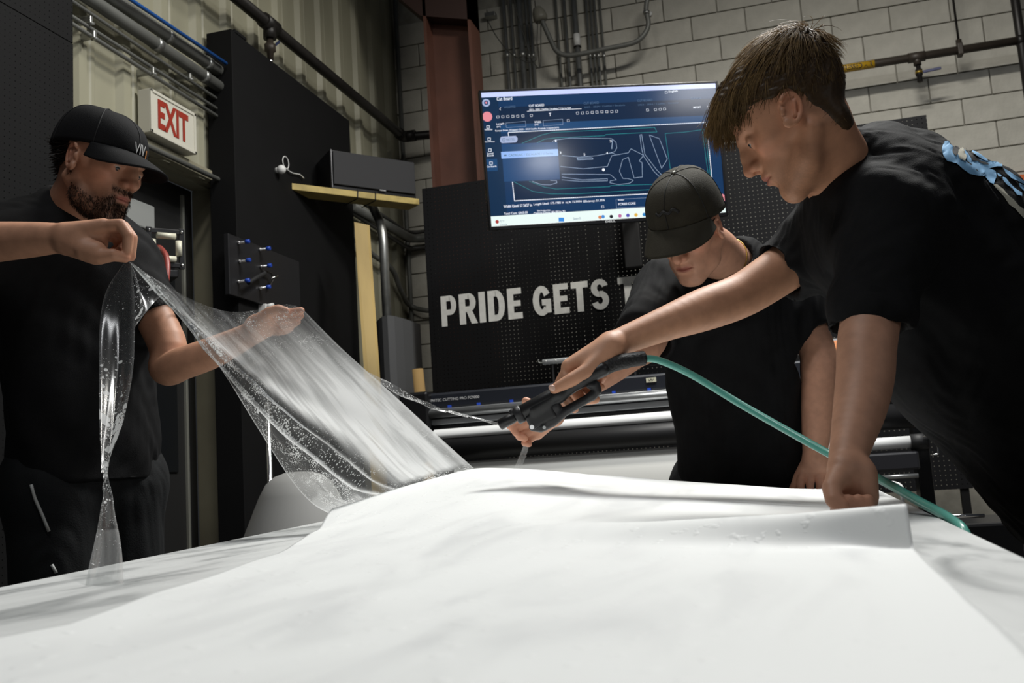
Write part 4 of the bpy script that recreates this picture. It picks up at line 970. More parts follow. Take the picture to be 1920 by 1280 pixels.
thing('red_hose', MB().tube(spline([W(240, 463, 4.05), W(268, 462, 4.0), W(292, 462, 3.92), W(305, 470, 3.84), W(313, 488, 3.80), W(312, 525, 3.76), W(300, 575, 3.72), W(285, 640, 3.7), W(268, 705, 3.7), W(262, 800, 3.72), W(266, 900, 3.75)]+[W(266, 900, 3.75)*[1, 1, 0]+[0, 0, 0.3], W(266, 900, 3.75)*[1, 1, 0]+[0.05, 0.1, 0.012]], 6), 0.0115, 10), mat('red_rubber', hexc('8f3f38'), 0.4), 'red rubber hose hanging out of the white roller guide', 'hose')
# grey roll of media standing beyond the table, chrome pole
gr0 = W(548, 940, 3.5); 
mr = empty('covered_stand', gr0*[1, 1, 0], 'grey dust cover draped over a stand beyond the far table corner', 'cover')
ctr = W(560, 897, 3.5); ax_ = np.array([0.16, 0.05, -1.0])*1.0
prof = [(0.02, 0.0), (0.085, 0.004), (0.135, 0.03), (0.16, 0.08), (0.30, 0.55), (0.36, 0.88)]
MB().lathe([(0.01, -0.025), (0.05, -0.022), (0.085, -0.010), (0.115, 0.015), (0.14, 0.06), (0.22, 0.25), (0.33, 0.55), (0.40, 0.80), (0.43, ctr[2]/1.02)], ctr, (0.0, 0.0, -1.0), 40).build('draped_cover', mat('grey_cover', hexc('8c8c8a'), 0.6), mr)
pq = W(506, 890, 3.9)
thing('chrome_pole', MB().tube([pq*[1, 1, 0], pq*[1, 1, 0]+[0, 0, W(500, 800, 3.9)[2]+0.1]], 0.011, 12), m_chrome, 'slim chrome pole beside the tall black board', 'pole')

# ================================================================== table
def pl2(lat, d): p = plan(lat, d, 0); return p[:2]
def latd(px, py, z): p = onZ(px, py, z); return p
tl0 = onZ(0, 1101, TABLE); tl1 = onZ(621, 974, TABLE); tr1 = onZ(1640, 915, TABLE); tr0 = onZ(1866, 1021, TABLE)
tl1 = tl0+(tl1-tl0)*0.98
nl = tl0-(tl1-tl0)/np.linalg.norm(tl1-tl0)*1.25; nr = tr0-(tr1-tr0)/np.linalg.norm(tr1-tr0)*1.0
poly = [nl, nr, tr1, tl1]
def wet_material(name, base, grey, gl=0.25):
    m = bpy.data.materials.new(name); m.use_nodes = True; nt = m.node_tree; b = nt.nodes['Principled BSDF']
    tc = nt.nodes.new('ShaderNodeTexCoord'); mp = nt.nodes.new('ShaderNodeMapping'); mp.inputs['Scale'].default_value = (9, 2.2, 9); mp.inputs['Rotation'].default_value = (0, 0, 0.5)
    nt.links.new(tc.outputs['Object'], mp.inputs[0])
    n = nt.nodes.new('ShaderNodeTexNoise'); n.inputs['Scale'].default_value = 1.3; n.inputs['Detail'].default_value = 7; n.inputs['Distortion'].default_value = 0.8; nt.links.new(mp.outputs[0], n.inputs['Vector'])
    r = nt.nodes.new('ShaderNodeMapRange'); r.inputs[1].default_value = 0.52; r.inputs[2].default_value = 0.72; nt.links.new(n.outputs[0], r.inputs[0])
    mx = nt.nodes.new('ShaderNodeMix'); mx.data_type = 'RGBA'; mx.inputs[6].default_value = (*base, 1); mx.inputs[7].default_value = (*grey, 1)
    nt.links.new(r.outputs[0], mx.inputs[0]); nt.links.new(mx.outputs[2], b.inputs['Base Color'])
    r2 = nt.nodes.new('ShaderNodeMapRange'); r2.inputs[1].default_value = 0.4; r2.inputs[2].default_value = 0.7; r2.inputs[3].default_value = gl+0.2; r2.inputs[4].default_value = gl; nt.links.new(n.outputs[0], r2.inputs[0]); nt.links.new(r2.outputs[0], b.inputs['Roughness'])
    n3 = nt.nodes.new('ShaderNodeTexNoise'); n3.inputs['Scale'].default_value = 55; nt.links.new(tc.outputs['Object'], n3.inputs['Vector'])
    r3 = nt.nodes.new('ShaderNodeMapRange'); r3.inputs[1].default_value = 0.62; r3.inputs[2].default_value = 0.72; nt.links.new(n3.outputs[0], r3.inputs[0])
    bp_ = nt.nodes.new('ShaderNodeBump'); bp_.inputs['Strength'].default_value = 0.25; bp_.inputs['Distance'].default_value = 0.002; nt.links.new(r3.outputs[0], bp_.inputs['Height']); nt.links.new(bp_.outputs[0], b.inputs['Normal'])
    return m
tab = empty('work_table', np.mean(poly, 0)*[1, 1, 0], 'white-topped work table under the wet backing sheet', 'table')
MB().prism([p-[0, 0, 0.035] for p in poly], (0, 0, 1), 0.035).build('tabletop', wet_material('white_laminate', hexc('d6d8d7'), hexc('9fa2a2')), tab)
cen = np.mean(poly, 0)
ap_ = MB(); ins = [cen+(p-cen)*0.86 for p in poly]
for i in range(4):
    a_, b_ = ins[i], ins[(i+1) % 4]; d = (b_-a_); L = np.linalg.norm(d[:2]); d = d/L; nn = np.array([-d[1], d[0], 0]); R_ = np.column_stack([d, nn, [0, 0, 1]])
    MB().obox((a_+b_)/2-[0, 0, 0.085], (L, 0.03, 0.10), R_, 0.003).build('apron', mat('table_frame', hexc('4b4b4a'), 0.5), tab)
for p in ins: MB().box((p[0]-0.035, p[1]-0.035, 0), (p[0]+0.035, p[1]+0.035, TABLE-0.034), 0.004).build('leg', MATS['table_frame'], tab)

# ================================================================== white backing sheet (liner) lying in a swell over the table
ctl = [W(620, 966, 2.45), W(700, 936, 2.2), W(780, 906, 2.12), W(840, 889, 2.07), W(890, 877, 2.05), W(1000, 883, 2.1), W(1100, 890, 2.14), W(1300, 904, 2.2), W(1500, 917, 2.26),
       ]
lip = [(640, 969, .022), (579, 1002, .021), (522, 1037, .018), (406, 1077, .015), (284, 1117, .013), (122, 1174, .011), (0, 1199, .009)]
lip = [onZ(a, b, TABLE+z_) for a, b, z_ in lip]; ctl += lip
ctl = [(p[0], p[1], max(p[2]-TABLE, 0.004)) for p in ctl]
def C2(px, d, z): lat = (px-960)/F*d; p = plan(lat, d, 0); ctl.append((p[0], p[1], z))
for px, d, z in [(890, 1.75, .078), (890, 1.45, .046), (950, 1.2, .026), (1000, 0.9, .008), (1000, 0.6, .003), (960, .4, .003), (300, .5, .003), (1700, .5, .003), (1600, .8, .003), (1150, 1.75, .05), (1150, 1.4, .026), (1400, 1.8, .022), (1450, 1.4, .010), (1600, 1.9, .004), (1600, 1.3, .003),
                 (700, 1.75, .040), (650, 1.3, .022), (650, .95, .010), (650, .7, .005), (400, .75, .008), (150, .55, .006), (-200, .4, .004),
                 (850, 2.5, .06), (1050, 2.5, .045), (1300, 2.5, .02), (1550, 2.5, .004), (850, 2.8, .02), (1100, 2.8, .015), (700, 2.5, .03)]: C2(px, d, z)
ctl = np.array(ctl)
def tps(r2): return np.where(r2 > 1e-12, 0.5*r2*np.log(r2+1e-12), 0)
n_ = len(ctl); K = tps(((ctl[:, None, :2]-ctl[None, :, :2])**2).sum(-1)) + 2e-4*np.eye(n_)
Pm = np.c_[np.ones(n_), ctl[:, :2]]; Ml = np.block([[K, Pm], [Pm.T, np.zeros((3, 3))]]); sol = np.linalg.solve(Ml, np.r_[ctl[:, 2], np.zeros(3)])
def swell(xy):
    xy = np.atleast_2d(xy); z = tps(((xy[:, None]-ctl[None, :, :2])**2).sum(-1)) @ sol[:n_] + np.c_[np.ones(len(xy)), xy] @ sol[n_:]
    return 0.003+np.logaddexp(0, (z-0.003)/0.004)*0.004*0.98
wv0 = np.array(W(930, 985, 1.22))[:2]; wv1 = np.array(W(1694, 965, 0.868))[:2]
wd_ = (wv1-wv0); wL = np.linalg.norm(wd_); wd_ /= wL; wn_ = np.array([wd_[1], -wd_[0]])
if wn_ @ (CAM[:2]-wv0) < 0: wn_ = -wn_
def liner_z(xy):
    xy = np.atleast_2d(xy); z = swell(xy)
    u = np.clip(((xy-wv0) @ wd_)/wL, -0.3, 1.1); q = (xy-wv0) @ wn_
    uu = np.clip(u, 0, 1); A = 0.040*uu**0.8*np.clip((u+0.1)/0.25, 0, 1)
    wf = 0.075*(1-uu)+0.015*uu; wb = 0.10*(1-uu)+0.05*uu
    prof = np.where(q > 0, np.exp(-(np.abs(q)/wf)**2.4), np.exp(-(np.abs(q)/wb)**2))
    z2 = z*(1-prof*uu) + A*prof + z*prof*uu*0.35
    rip = 0.0009*np.sin(xy[:, 0]*19+xy[:, 1]*7)+0.0007*np.sin(xy[:, 0]*-8+xy[:, 1]*23)
    return z2+np.abs(rip)*0.8
NU, NV = 190, 230
el0 = nl+(tl1-nl)*0.14; el1 = tl1
def lin_edge(d): # right edge of the sheet
    return plan(0.327+0.294*(d-0.85), d, 0)
V = np.zeros((NU*NV, 3))
ds = np.r_[np.linspace(0.22, 0.72, 40), np.linspace(0.73, 1.05, 120), np.linspace(1.06, 2.62, 70)]
k = 0
inv = lambda p: ((p[:2] @ np.array([math.cos(YAW), math.sin(YAW)])), (p[:2] @ np.array([-math.sin(YAW), math.cos(YAW)])))
(la0, da0), (la1, da1) = inv(nl), inv(tl1)
LP = sorted([inv(p)[::-1] for p in lip]); LD = [0.22]+[p[0] for p in LP]+[2.62]; LL = [LP[0][1]-(LP[1][1]-LP[0][1])/(LP[1][0]-LP[0][0])*(LP[0][0]-.22)]+[p[1] for p in LP]+[LP[-1][1]+.16]
for i in range(NU):
    s_ = i/(NU-1)
    for j in range(NV):
        d = ds[j]; ll = float(np.interp(d, LD, LL)); lr = 0.327+0.294*(d-0.85)
        lat = ll+(lr-ll)*s_; V[i*NV+j] = plan(lat, d, 0)
V[:, 2] = TABLE+liner_z(V[:, :2])
Ql = grid_quads(NU, NV)[:, ::-1]
me = quad_mesh('backing_sheet', V, Ql)
m_liner = wet_material('white_liner', hexc('ebedec'), hexc('e4e6e6'), 0.42); m_liner.node_tree.nodes['Principled BSDF'].inputs['Specular IOR Level'].default_value = 0.3
ln = link('backing_sheet', me, m_liner); tag(ln, 'white glossy backing sheet swelling up over the work table', 'sheet')
so = ln.modifiers.new('thickness', 'SOLIDIFY'); so.thickness = 0.0008; so.offset = 0

# ================================================================== clear film being peeled
def film_material():
    m = bpy.data.materials.new('clear_wet_film'); m.use_nodes = True; nt = m.node_tree; nt.nodes.clear()
    out = nt.nodes.new('ShaderNodeOutputMaterial'); L = nt.links
    uv = nt.nodes.new('ShaderNodeUVMap'); uv.uv_map = 'UVMap'
    tr_ = nt.nodes.new('ShaderNodeBsdfTransparent'); tr_.inputs[0].default_value = (0.93, 0.94, 0.94, 1)
    gl = nt.nodes.new('ShaderNodeBsdfGlossy'); gl.inputs['Roughness'].default_value = 0.20
    df = nt.nodes.new('ShaderNodeBsdfDiffuse'); df.inputs[0].default_value = (0.94, 0.95, 0.95, 1)
    tl = nt.nodes.new('ShaderNodeBsdfTranslucent'); tl.inputs[0].default_value = (0.94, 0.95, 0.95, 1)
    wt = nt.nodes.new('ShaderNodeMixShader'); wt.inputs[0].default_value = 0.45; L.new(df.outputs[0], wt.inputs[1]); L.new(tl.outputs[0], wt.inputs[2])
    lw = nt.nodes.new('ShaderNodeLayerWeight'); lw.inputs[0].default_value = 0.35
    rr_ = nt.nodes.new('ShaderNodeMapRange'); rr_.inputs[3].default_value = 0.04; rr_.inputs[4].default_value = 0.75; L.new(lw.outputs['Facing'], rr_.inputs[0])
    pw = nt.nodes.new('ShaderNodeMath'); pw.operation = 'POWER'; pw.inputs[1].default_value = 1.6; L.new(rr_.outputs[0], pw.inputs[0])
    clear = nt.nodes.new('ShaderNodeMixShader'); L.new(pw.outputs[0], clear.inputs[0]); L.new(tr_.outputs[0], clear.inputs[1]); L.new(gl.outputs[0], clear.inputs[2])
    at = nt.nodes.new('ShaderNodeAttribute'); at.attribute_name = 'soap_glint'     # whiteness per vertex: soap, plus highlights painted along the folds
    sp_ = nt.nodes.new('ShaderNodeSeparateColor'); L.new(at.outputs['Color'], sp_.inputs[0])
    def noise(scale, sx=1, sy=1, det=3, dist=0):
        mp = nt.nodes.new('ShaderNodeMapping'); mp.inputs['Scale'].default_value = (sx, sy, 1); L.new(uv.outputs[0], mp.inputs[0])
        n = nt.nodes.new('ShaderNodeTexNoise'); n.inputs['Scale'].default_value = scale; n.inputs['Detail'].default_value = det; n.inputs['Distortion'].default_value = dist; L.new(mp.outputs[0], n.inputs['Vector']); return n.outputs[0]
    def mr(x, a, b, c=0, d=1):
        r = nt.nodes.new('ShaderNodeMapRange'); r.inputs[1].default_value = a; r.inputs[2].default_value = b; r.inputs[3].default_value = c; r.inputs[4].default_value = d; L.new(x, r.inputs[0]); return r.outputs[0]
    def mth(op, a, b):
        q = nt.nodes.new('ShaderNodeMath'); q.operation = op; q.use_clamp = True
        for i_, x in enumerate((a, b)):
            if isinstance(x, (int, float)): q.inputs[i_].default_value = x
            else: L.new(x, q.inputs[i_])
        return q.outputs[0]
    # droplets: round dots, denser where G is high
    vo = nt.nodes.new('ShaderNodeTexVoronoi'); vo.inputs['Scale'].default_value = 190; L.new(uv.outputs[0], vo.inputs['Vector'])
    dens = mth('MULTIPLY', mr(noise(14, det=2), 0.28, 0.68, 0.0, 0.55), sp_.outputs[1])
    dots = mth('GREATER_THAN', mth('SUBTRACT', dens, vo.outputs['Distance']), 0.02)
    vo2 = nt.nodes.new('ShaderNodeTexVoronoi'); vo2.inputs['Scale'].default_value = 60; L.new(uv.outputs[0], vo2.inputs['Vector'])
    blob = mth('GREATER_THAN', mth('SUBTRACT', mth('MULTIPLY', mr(noise(12, det=3), 0.36, 0.70, 0.0, 0.66), sp_.outputs[2]), vo2.outputs['Distance']), 0.03)
    # soapy smears stretched along the pull; also carries the painted fold glints
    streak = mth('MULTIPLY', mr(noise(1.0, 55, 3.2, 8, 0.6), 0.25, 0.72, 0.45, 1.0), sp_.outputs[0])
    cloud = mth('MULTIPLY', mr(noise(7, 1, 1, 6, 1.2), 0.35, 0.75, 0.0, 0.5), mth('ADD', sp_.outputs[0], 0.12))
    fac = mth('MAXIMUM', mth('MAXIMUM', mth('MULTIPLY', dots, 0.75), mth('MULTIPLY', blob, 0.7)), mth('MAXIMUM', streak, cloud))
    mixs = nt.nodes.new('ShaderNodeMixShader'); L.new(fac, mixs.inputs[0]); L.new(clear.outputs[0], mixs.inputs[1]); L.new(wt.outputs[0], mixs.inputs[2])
    L.new(mixs.outputs[0], out.inputs[0]); return m
M_FILM = film_material()
def resample(pts, n):
    P = np.array(spline(pts, 12)); s = np.r_[0, np.cumsum(np.linalg.norm(np.diff(P, axis=0), axis=1))]; s /= s[-1]
    t = np.linspace(0, 1, n); return np.stack([np.interp(t, s, P[:, k]) for k in range(3)], 1)
def film_patch(name, left, right, top, bottom, nu, nv, bend=None, soap_glint=None, uvs=1.0, parent=None, uw=None):
    """Coons patch; left/right run from top to bottom, top/bottom from left to right (lists of px, py, depth)"""
    Lc, Rc = resample([W(*p) for p in left], nv), resample([W(*p) for p in right], nv)
    Tc = resample([W(*p) for p in top], nu) if top else None; Bc = resample([W(*p) for p in bottom], nu) if bottom else None
    V = np.zeros((nu, nv, 3)); S, T = np.meshgrid(np.linspace(0, 1, nu), np.linspace(0, 1, nv), indexing='ij')
    if Tc is None: Tc = Lc[0]+(Rc[0]-Lc[0])*np.linspace(0, 1, nu)[:, None]
    if Bc is None: Bc = Lc[-1]+(Rc[-1]-Lc[-1])*np.linspace(0, 1, nu)[:, None]
    s3, t3 = S[..., None], T[..., None]
    V = (1-s3)*Lc[None]+s3*Rc[None]+(1-t3)*Tc[:, None]+t3*Bc[:, None]-((1-s3)*(1-t3)*Lc[0]+s3*(1-t3)*Rc[0]+(1-s3)*t3*Lc[-1]+s3*t3*Rc[-1])
    du_ = np.gradient(V, axis=0); dv_ = np.gradient(V, axis=1); N = np.cross(du_, dv_); N /= np.linalg.norm(N, axis=2)[..., None]+1e-9
    N *= np.where((N*(CAM-V)).sum(-1) < 0, -1, 1)[..., None]
    if bend is not None: V = V+N*bend(S, T)[..., None]
    Q = grid_quads(nu, nv); me = quad_mesh(name, V.reshape(-1, 3), Q)
    sc = soap_glint(S, T) if soap_glint is not None else (S*0+.1, S*0+.5, S*0)
    a = me.attributes.new('soap_glint', 'FLOAT_COLOR', 'POINT'); c4 = np.ones((nu*nv, 4), np.float32)
    for k_ in range(3): c4[:, k_] = np.broadcast_to(sc[k_], S.shape).reshape(-1)
    a.data.foreach_set('color', c4.ravel())
    # uv in metres: v along the pull, u across
    ul = me.uv_layers.new(name='UVMap'); wid = np.linalg.norm(Bc[-1]-Bc[0])+np.linalg.norm(Tc[-1]-Tc[0]); ln_ = np.linalg.norm(np.diff(Lc, axis=0), axis=1).sum()
    U = np.stack([S*(uw or wid*0.6)*uvs, T*ln_*uvs], -1).reshape(-1, 2); li = np.empty(len(me.loops), np.int32); me.loops.foreach_get('vertex_index', li)
    ul.data.foreach_set('uv', U[li].astype(np.float32).ravel())
    return link(name, me, M_FILM, parent)
def gz(x, c, w): return np.exp(-((x-c)/w)**2)
film = empty('peeled_film', W(780, 906, 2.12), 'clear wet film being peeled up off the white backing sheet', 'film')
A_ = (241, 489, 1.86); B_ = (568, 580, 2.085)
def folds_ab(T):
    f = lambda xs_, ys_: np.interp(T, *np.array(spline([(a, b, 0) for a, b in zip(xs_, ys_)], 6))[:, :2].T)
    return f((0, .2, .33, .55, .75, 1), (0, .03, .10, .285, .46, .58)), f((0, .22, .42, .68, 1), (0, .11, .36, .57, .65))
def main_bend(S, T):
    fan = np.clip(T*1.6, 0, 1)
    sa, sb_ = folds_ab(T)
    b = 0.020*gz(S, sa, .012+.022*T)+0.014*gz(S, sb_, .012+.018*T)-0.010*gz(S, (sa+sb_)/2, .012+.02*T)+0.007*gz(S, sa*.55, .02+.03*T)+0.008*gz(S, sb_+.2, .08)
    edge = np.clip(T/0.06, 0, 1)*np.clip((1-T)/0.10, 0, 1)*np.clip(S/0.05, 0, 1)*np.clip((1-S)/0.05, 0, 1)
    return (b+0.0035*np.sin(S*38+T*2)*np.exp(-T*2.5))*edge
def main_soap_glint(S, T):
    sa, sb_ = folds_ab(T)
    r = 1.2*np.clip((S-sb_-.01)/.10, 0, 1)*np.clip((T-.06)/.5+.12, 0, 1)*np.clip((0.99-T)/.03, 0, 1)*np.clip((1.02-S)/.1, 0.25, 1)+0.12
    r = r+0.35*gz(T, .97, .03)*(S < .45)+.85*gz(S, sa, .004+.006*T)+.7*gz(S, sb_, .003+.004*T)+.5*gz(S, sa*.96, .002+.003*T)+.6*gz(S, 0, .012)+.5*gz(S, 1, .02)  # fold-line terms paint specular glints as thin white lines on the ridges
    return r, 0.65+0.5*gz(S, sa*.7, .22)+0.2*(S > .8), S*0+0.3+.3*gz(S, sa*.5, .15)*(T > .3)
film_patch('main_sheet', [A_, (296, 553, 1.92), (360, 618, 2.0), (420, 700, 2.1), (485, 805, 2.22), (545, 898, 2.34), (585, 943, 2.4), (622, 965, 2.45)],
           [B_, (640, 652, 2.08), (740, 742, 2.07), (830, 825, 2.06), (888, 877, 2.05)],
           [A_, (300, 528, 1.93), (370, 566, 1.98), (430, 584, 2.03), (480, 581, 2.05), (520, 572, 2.07), (548, 571, 2.08), B_], [(622, 965, 2.45), (700, 936, 2.2), (780, 906, 2.12), (840, 889, 2.07), (888, 877, 2.05)], 150, 110, main_bend, main_soap_glint, parent=film)
film_patch('hanging_sheet', [(234, 490, 1.86), (200, 545, 1.84), (188, 610, 1.8), (187, 720, 1.7), (190, 820, 1.58), (196, 885, 1.5), (192, 935, 1.42), (174, 1030, 1.24), (158, 1110, 1.08), (150, 1142, 1.0)],
           [(246, 490, 1.86), (252, 545, 1.84), (254, 612, 1.8), (251, 700, 1.72), (235, 795, 1.6), (208, 878, 1.5), (213, 945, 1.42), (226, 1030, 1.26), (231, 1085, 1.12), (229, 1115, 1.04)],
           None, [(150, 1142, 1.0), (175, 1118, 1.03), (205, 1112, 1.04), (229, 1115, 1.04)], 46, 120,
           lambda S, T: 0.007*np.sin(S*7+1)*np.sin(np.pi*np.clip(T*1.05, 0, 1))*(1-gz(T, .62, .1))+0.0015*np.sin(S*18+T*5)*np.clip(T*3, 0, 1)*(1-T),
           lambda S, T: (0.05+0.12*(T > .7)+.18*gz(S, 1, .08)+.12*gz(S, .0, .06), 0.25+0.75*gz(T, .45, .22), 1.3*gz(T, .40, .17)+0.35), parent=film, uw=0.07)
film_patch('web', [(244, 490, 1.86), (250, 540, 1.84), (254, 612, 1.8)], [(246, 491, 1.86), (290, 545, 1.92), (346, 603, 1.985)], None,
           [(254, 612, 1.8), (270, 590, 1.84), (286, 570, 1.87), (300, 558, 1.9), (318, 560, 1.93), (334, 578, 1.96), (346, 603, 1.985)], 30, 40,
           lambda S, T: 0.008*np.sin(S*14)*np.sin(np.pi*np.clip(T, 0, 1)), lambda S, T: (S*0+0.05+0.25*gz(T, 1, .03), S*0+.7, S*0+0.9), parent=film, uw=0.09)
film_patch('side_strip', [(690, 697, 2.09), (760, 733, 2.12), (830, 768, 2.15), (900, 785, 2.18), (958, 798, 2.2)], [(700, 708, 2.07), (745, 738, 2.1), (775, 752, 2.12), (812, 765, 2.15), (870, 778, 2.18), (955, 804, 2.2)], None, None, 14, 60,
           lambda S, T: 0.004*np.sin(T*12+S*3)*np.sin(np.pi*T), lambda S, T: (0.16+.35*gz(S, 1, .2), S*0+1, S*0+.4), parent=film)
film_patch('side_strip', [(984, 826, 2.2), (976, 850, 2.2), (961, 884, 2.18)], [(993, 826, 2.2), (988, 850, 2.2), (974, 884, 2.18)], None, None, 8, 24, None, lambda S, T: (S*0+.3, S*0+.4, S*0), parent=film)

# ================================================================== people
SKIN = np.array(hexc('c88d6c')); LIP = np.array(hexc('a8685a')); BROW = np.array(hexc('3d2a1f'))
def basis(pos, yaw, pitch, roll=0.0):
    """head/torso frame: yaw turns from facing the camera towards picture right, pitch tilts down; columns right, forward, up"""
    c = CAM[:2]-np.asarray(pos)[:2]; c = np.array([*c, 0])/np.linalg.norm(c); rt = np.array([c[1], -c[0], 0])*-1
    rt = np.cross(-c, [0, 0, 1.0]); y, p, r_ = map(math.radians, (yaw, pitch, roll))
    f = math.cos(y)*c+math.sin(y)*rt; f2 = math.cos(p)*f-math.sin(p)*np.array([0, 0, 1.0]); u2 = math.cos(p)*np.array([0, 0, 1.0])+math.sin(p)*f
    x2 = np.cross(f2, u2)
    x3 = x2*math.cos(r_)+u2*math.sin(r_); u3 = -x2*math.sin(r_)+u2*math.cos(r_)
    return np.column_stack([x3, f2, u3])
def head_chunk(t, M, neck_w, skin=SKIN, beard=0.0, brow=1.0, scalp=None, vox=0.0021, chin=1.0, nose=1.0, neck_r=0.056, ear_tilt=20, nape=-.06, cran=.086):
    s = SDF(vox)
    s.ell((0, -.014, .045), (.075, .096, cran), k=.02).ell((0, .03, .058), (.064, .062, .056), k=.03)
    s.ell((0, .032, -.03), (.057, .060, .078), k=.03)
    for sx in (-1, 1):
        s.cone((sx*.060, -.004, -.045), (sx*.046, .030, -.078), .016, .016, k=.022).cone((sx*.046, .030, -.078), (sx*.016, .074, -.097), .016, .017, k=.02)
        s.ell((sx*.043, .060, -.010), (.022, .022, .018), k=.022)
        s.cone((sx*.012, .0885, .031), (sx*.045, .074, .032), .0095, .0085, k=.014)
        s.ell((sx*.056, .02, .015), (.014, .033, .035), k=.03)
    s.ell((0, .080*chin, -.097), (.022, .016, .017), k=.02)
    s.ell((0, .076, -.053), (.034, .024, .030), k=.02)
    for sx in (-1, 1): s.ell((sx*.033, .1005, .010), (.0170, .0125, .0120), k=.012, sub=True)
    for sx in (-1, 1): s.ell((sx*.0325, .0772, .0095), (.0152, .0150, .0142), k=.005)
    s.cone((0, .0935, .027), (0, .105, .002), .0078, .0085, k=.012).cone((0, .104, .002), (0, .114*nose, -.021), .0085, .0115, k=.008)
    s.cone((0, .086, .022), (0, .094, -.020), .0105, .0155, k=.012)
    for sx in (-1, 1): s.ell((sx*.0135, .1005, -.0245), (.0085, .011, .0085), k=.006)
    s.ell((0, .092, -.032), (.006, .012, .006), k=.008)
    for sx in (-1, 1): s.ell((sx*.0065, .106, -.0325), (.0038, .006, .004), k=.003, sub=True)
    s.cone((-.018, .0945, -.0500), (0, .0995, -.0485), .0050, .0062, k=.006).cone((0, .0995, -.0485), (.018, .0945, -.0500), .0062, .0050, k=.006)
    s.cone((-.015, .0935, -.0605), (0, .0970, -.0620), .0058, .0074, k=.006).cone((0, .0970, -.0620), (.015, .0935, -.0605), .0074, .0058, k=.006)
    s.cone((-.025, .0935, -.0565), (0, .1045, -.0550), .0016, .0020, k=.003, sub=True).cone((0, .1045, -.0550), (.025, .0935, -.0565), .0020, .0016, k=.003, sub=True)
    s.ell((0, .100, -.074), (.020, .007, .006), k=.010, sub=True)
    for sx in (-1, 1):       # eyelid slits
        s.ell((sx*.0330, .0925, .0062), (.0125, .0085, .0027), k=.002, sub=True)
        s.cone((sx*.021, .0885, .0135), (sx*.044, .083, .0130), .0030, .0026, k=.004)
    for sx in (-1, 1):       # ears
        R_ = rotm(z=sx*-20) @ rotm(x=ear_tilt); o = np.array([sx*.0765, .006, .000])
        s.ell(o, (.0045, .0175, .029), R_, k=.005)
        rim = [o+R_ @ np.array([sx*.005, math.cos(a)*.0170, math.sin(a)*.0285]) for a in np.linspace(-1.9, 2.3, 13)]
        rim = [o+R_ @ np.array([sx*.006, -math.cos(a)*.0175, math.sin(a)*.0290]) for a in np.linspace(-1.2, 2.6, 13)]
        s.chain(rim, [.0040]*13, k=.003)
        s.chain([o+R_ @ np.array([sx*.006, -.007, y_]) for y_ in (-.012, .004, .014)], [.0028, .003, .0025], k=.004)
        s.ell(o+R_ @ np.array([sx*.004, .004, -.026]), (.0055, .0095, .0095), R_, k=.006)
        s.ell(o+R_ @ np.array([sx*.011, .003, -.003]), (.007, .0085, .0125), R_, k=.004, sub=True)
        s.ell(o+R_ @ np.array([sx*.0035, .013, -.004]), (.004, .0045, .007), R_, k=.004)
    nb = M.T @ (np.asarray(neck_w)-t)
    s.cone((0, -.028, -.035), nb*0.45+np.array([0, -.032, -.05])*0.55, .052, neck_r, k=.03).cone(nb*0.45+np.array([0, -.032, -.05])*0.55, nb, neck_r, neck_r*1.12, k=.02)
    if True: s.ell((0, .045, -.085)*np.array([1, 1, 1]), (.035, .03, .02), k=.03)
    V, Q = s.mesh()
    x, y, z = np.abs(V[:, 0]), V[:, 1], V[:, 2]
    col = np.tile(skin, (len(V), 1))
    def mixc(c, m): nonlocal col; m = np.clip(m, 0, 1)[:, None]; col = col*(1-m)+np.asarray(c)*m
    nz = wobble(V, 55, 3); nz2 = wobble(V, 400, 5, 2)
    mixc(skin*np.array([1.08, .80, .76]), 0.6*np.exp(-((x-.045)/.02)**2-((y-.07)/.03)**2-((z+.015)/.022)**2)+0.5*np.exp(-((y-.115)/.012)**2-((z+.022)/.012)**2)+0.6*np.exp(-((x-.082)/.012)**2-((y+.006)/.022)**2-((z)/.035)**2))
    mixc(LIP, 1.1*np.exp(-(x/.020)**4)*np.exp(-((z+.0555)/.0085)**4)*(y > .088))
    by = .0335+.004*np.exp(-((x-.03)/.012)**2)
    mixc(BROW, brow*0.85*np.exp(-((z-by)/.0045)**4)*np.exp(-((x-.031)/.0185)**6)*(y > .06)*np.clip(.8+nz2, 0, 1))
    mixc(skin*.55, 0.6*np.exp(-((z-.0125)/.0022)**2)*np.exp(-((x-.032)/.012)**4)*(y > .075))
    if beard:
        m = np.clip((-.040-z)/.014, 0, 1)*np.clip((y+.005)/.02, 0, 1)*np.clip((z+.125)/.015, 0, 1)
        m = np.maximum(m, np.exp(-((z+.039)/.0075)**2)*(y > .085)*(x < .032)*.95)
        m = np.maximum(m, np.clip((.02-z)/.02, 0, 1)*np.clip((z+.06)/.02, 0, 1)*np.exp(-((y-.004)/.014)**2)*(x > .05))
        m *= 1-np.exp(-(x/.021)**4)*np.exp(-((z+.0565)/.010)**4)
        m *= 1-0.85*np.exp(-((x-.045)/.018)**2-((z+.048)/.020)**2); m *= np.clip(1.25-x*9, .45, 1)
        mixc(np.array(hexc('35251b')), beard*m*np.clip(.85+.5*nz+.4*nz2, 0, 1)); bm_ = m
    else: bm_ = None
    if scalp is not None:
        hl = np.interp(y, [-.09, -.035, -.02, .02, .04, .055, .08], [nape, nape+.045, .028, .028, .045, .070, .078])
        mixc(scalp, np.clip((z-hl-.006+.010*nz)/.010, 0, 1)*(x < .0785)*.9)
    return V @ M.T+t, Q, col, V, bm_
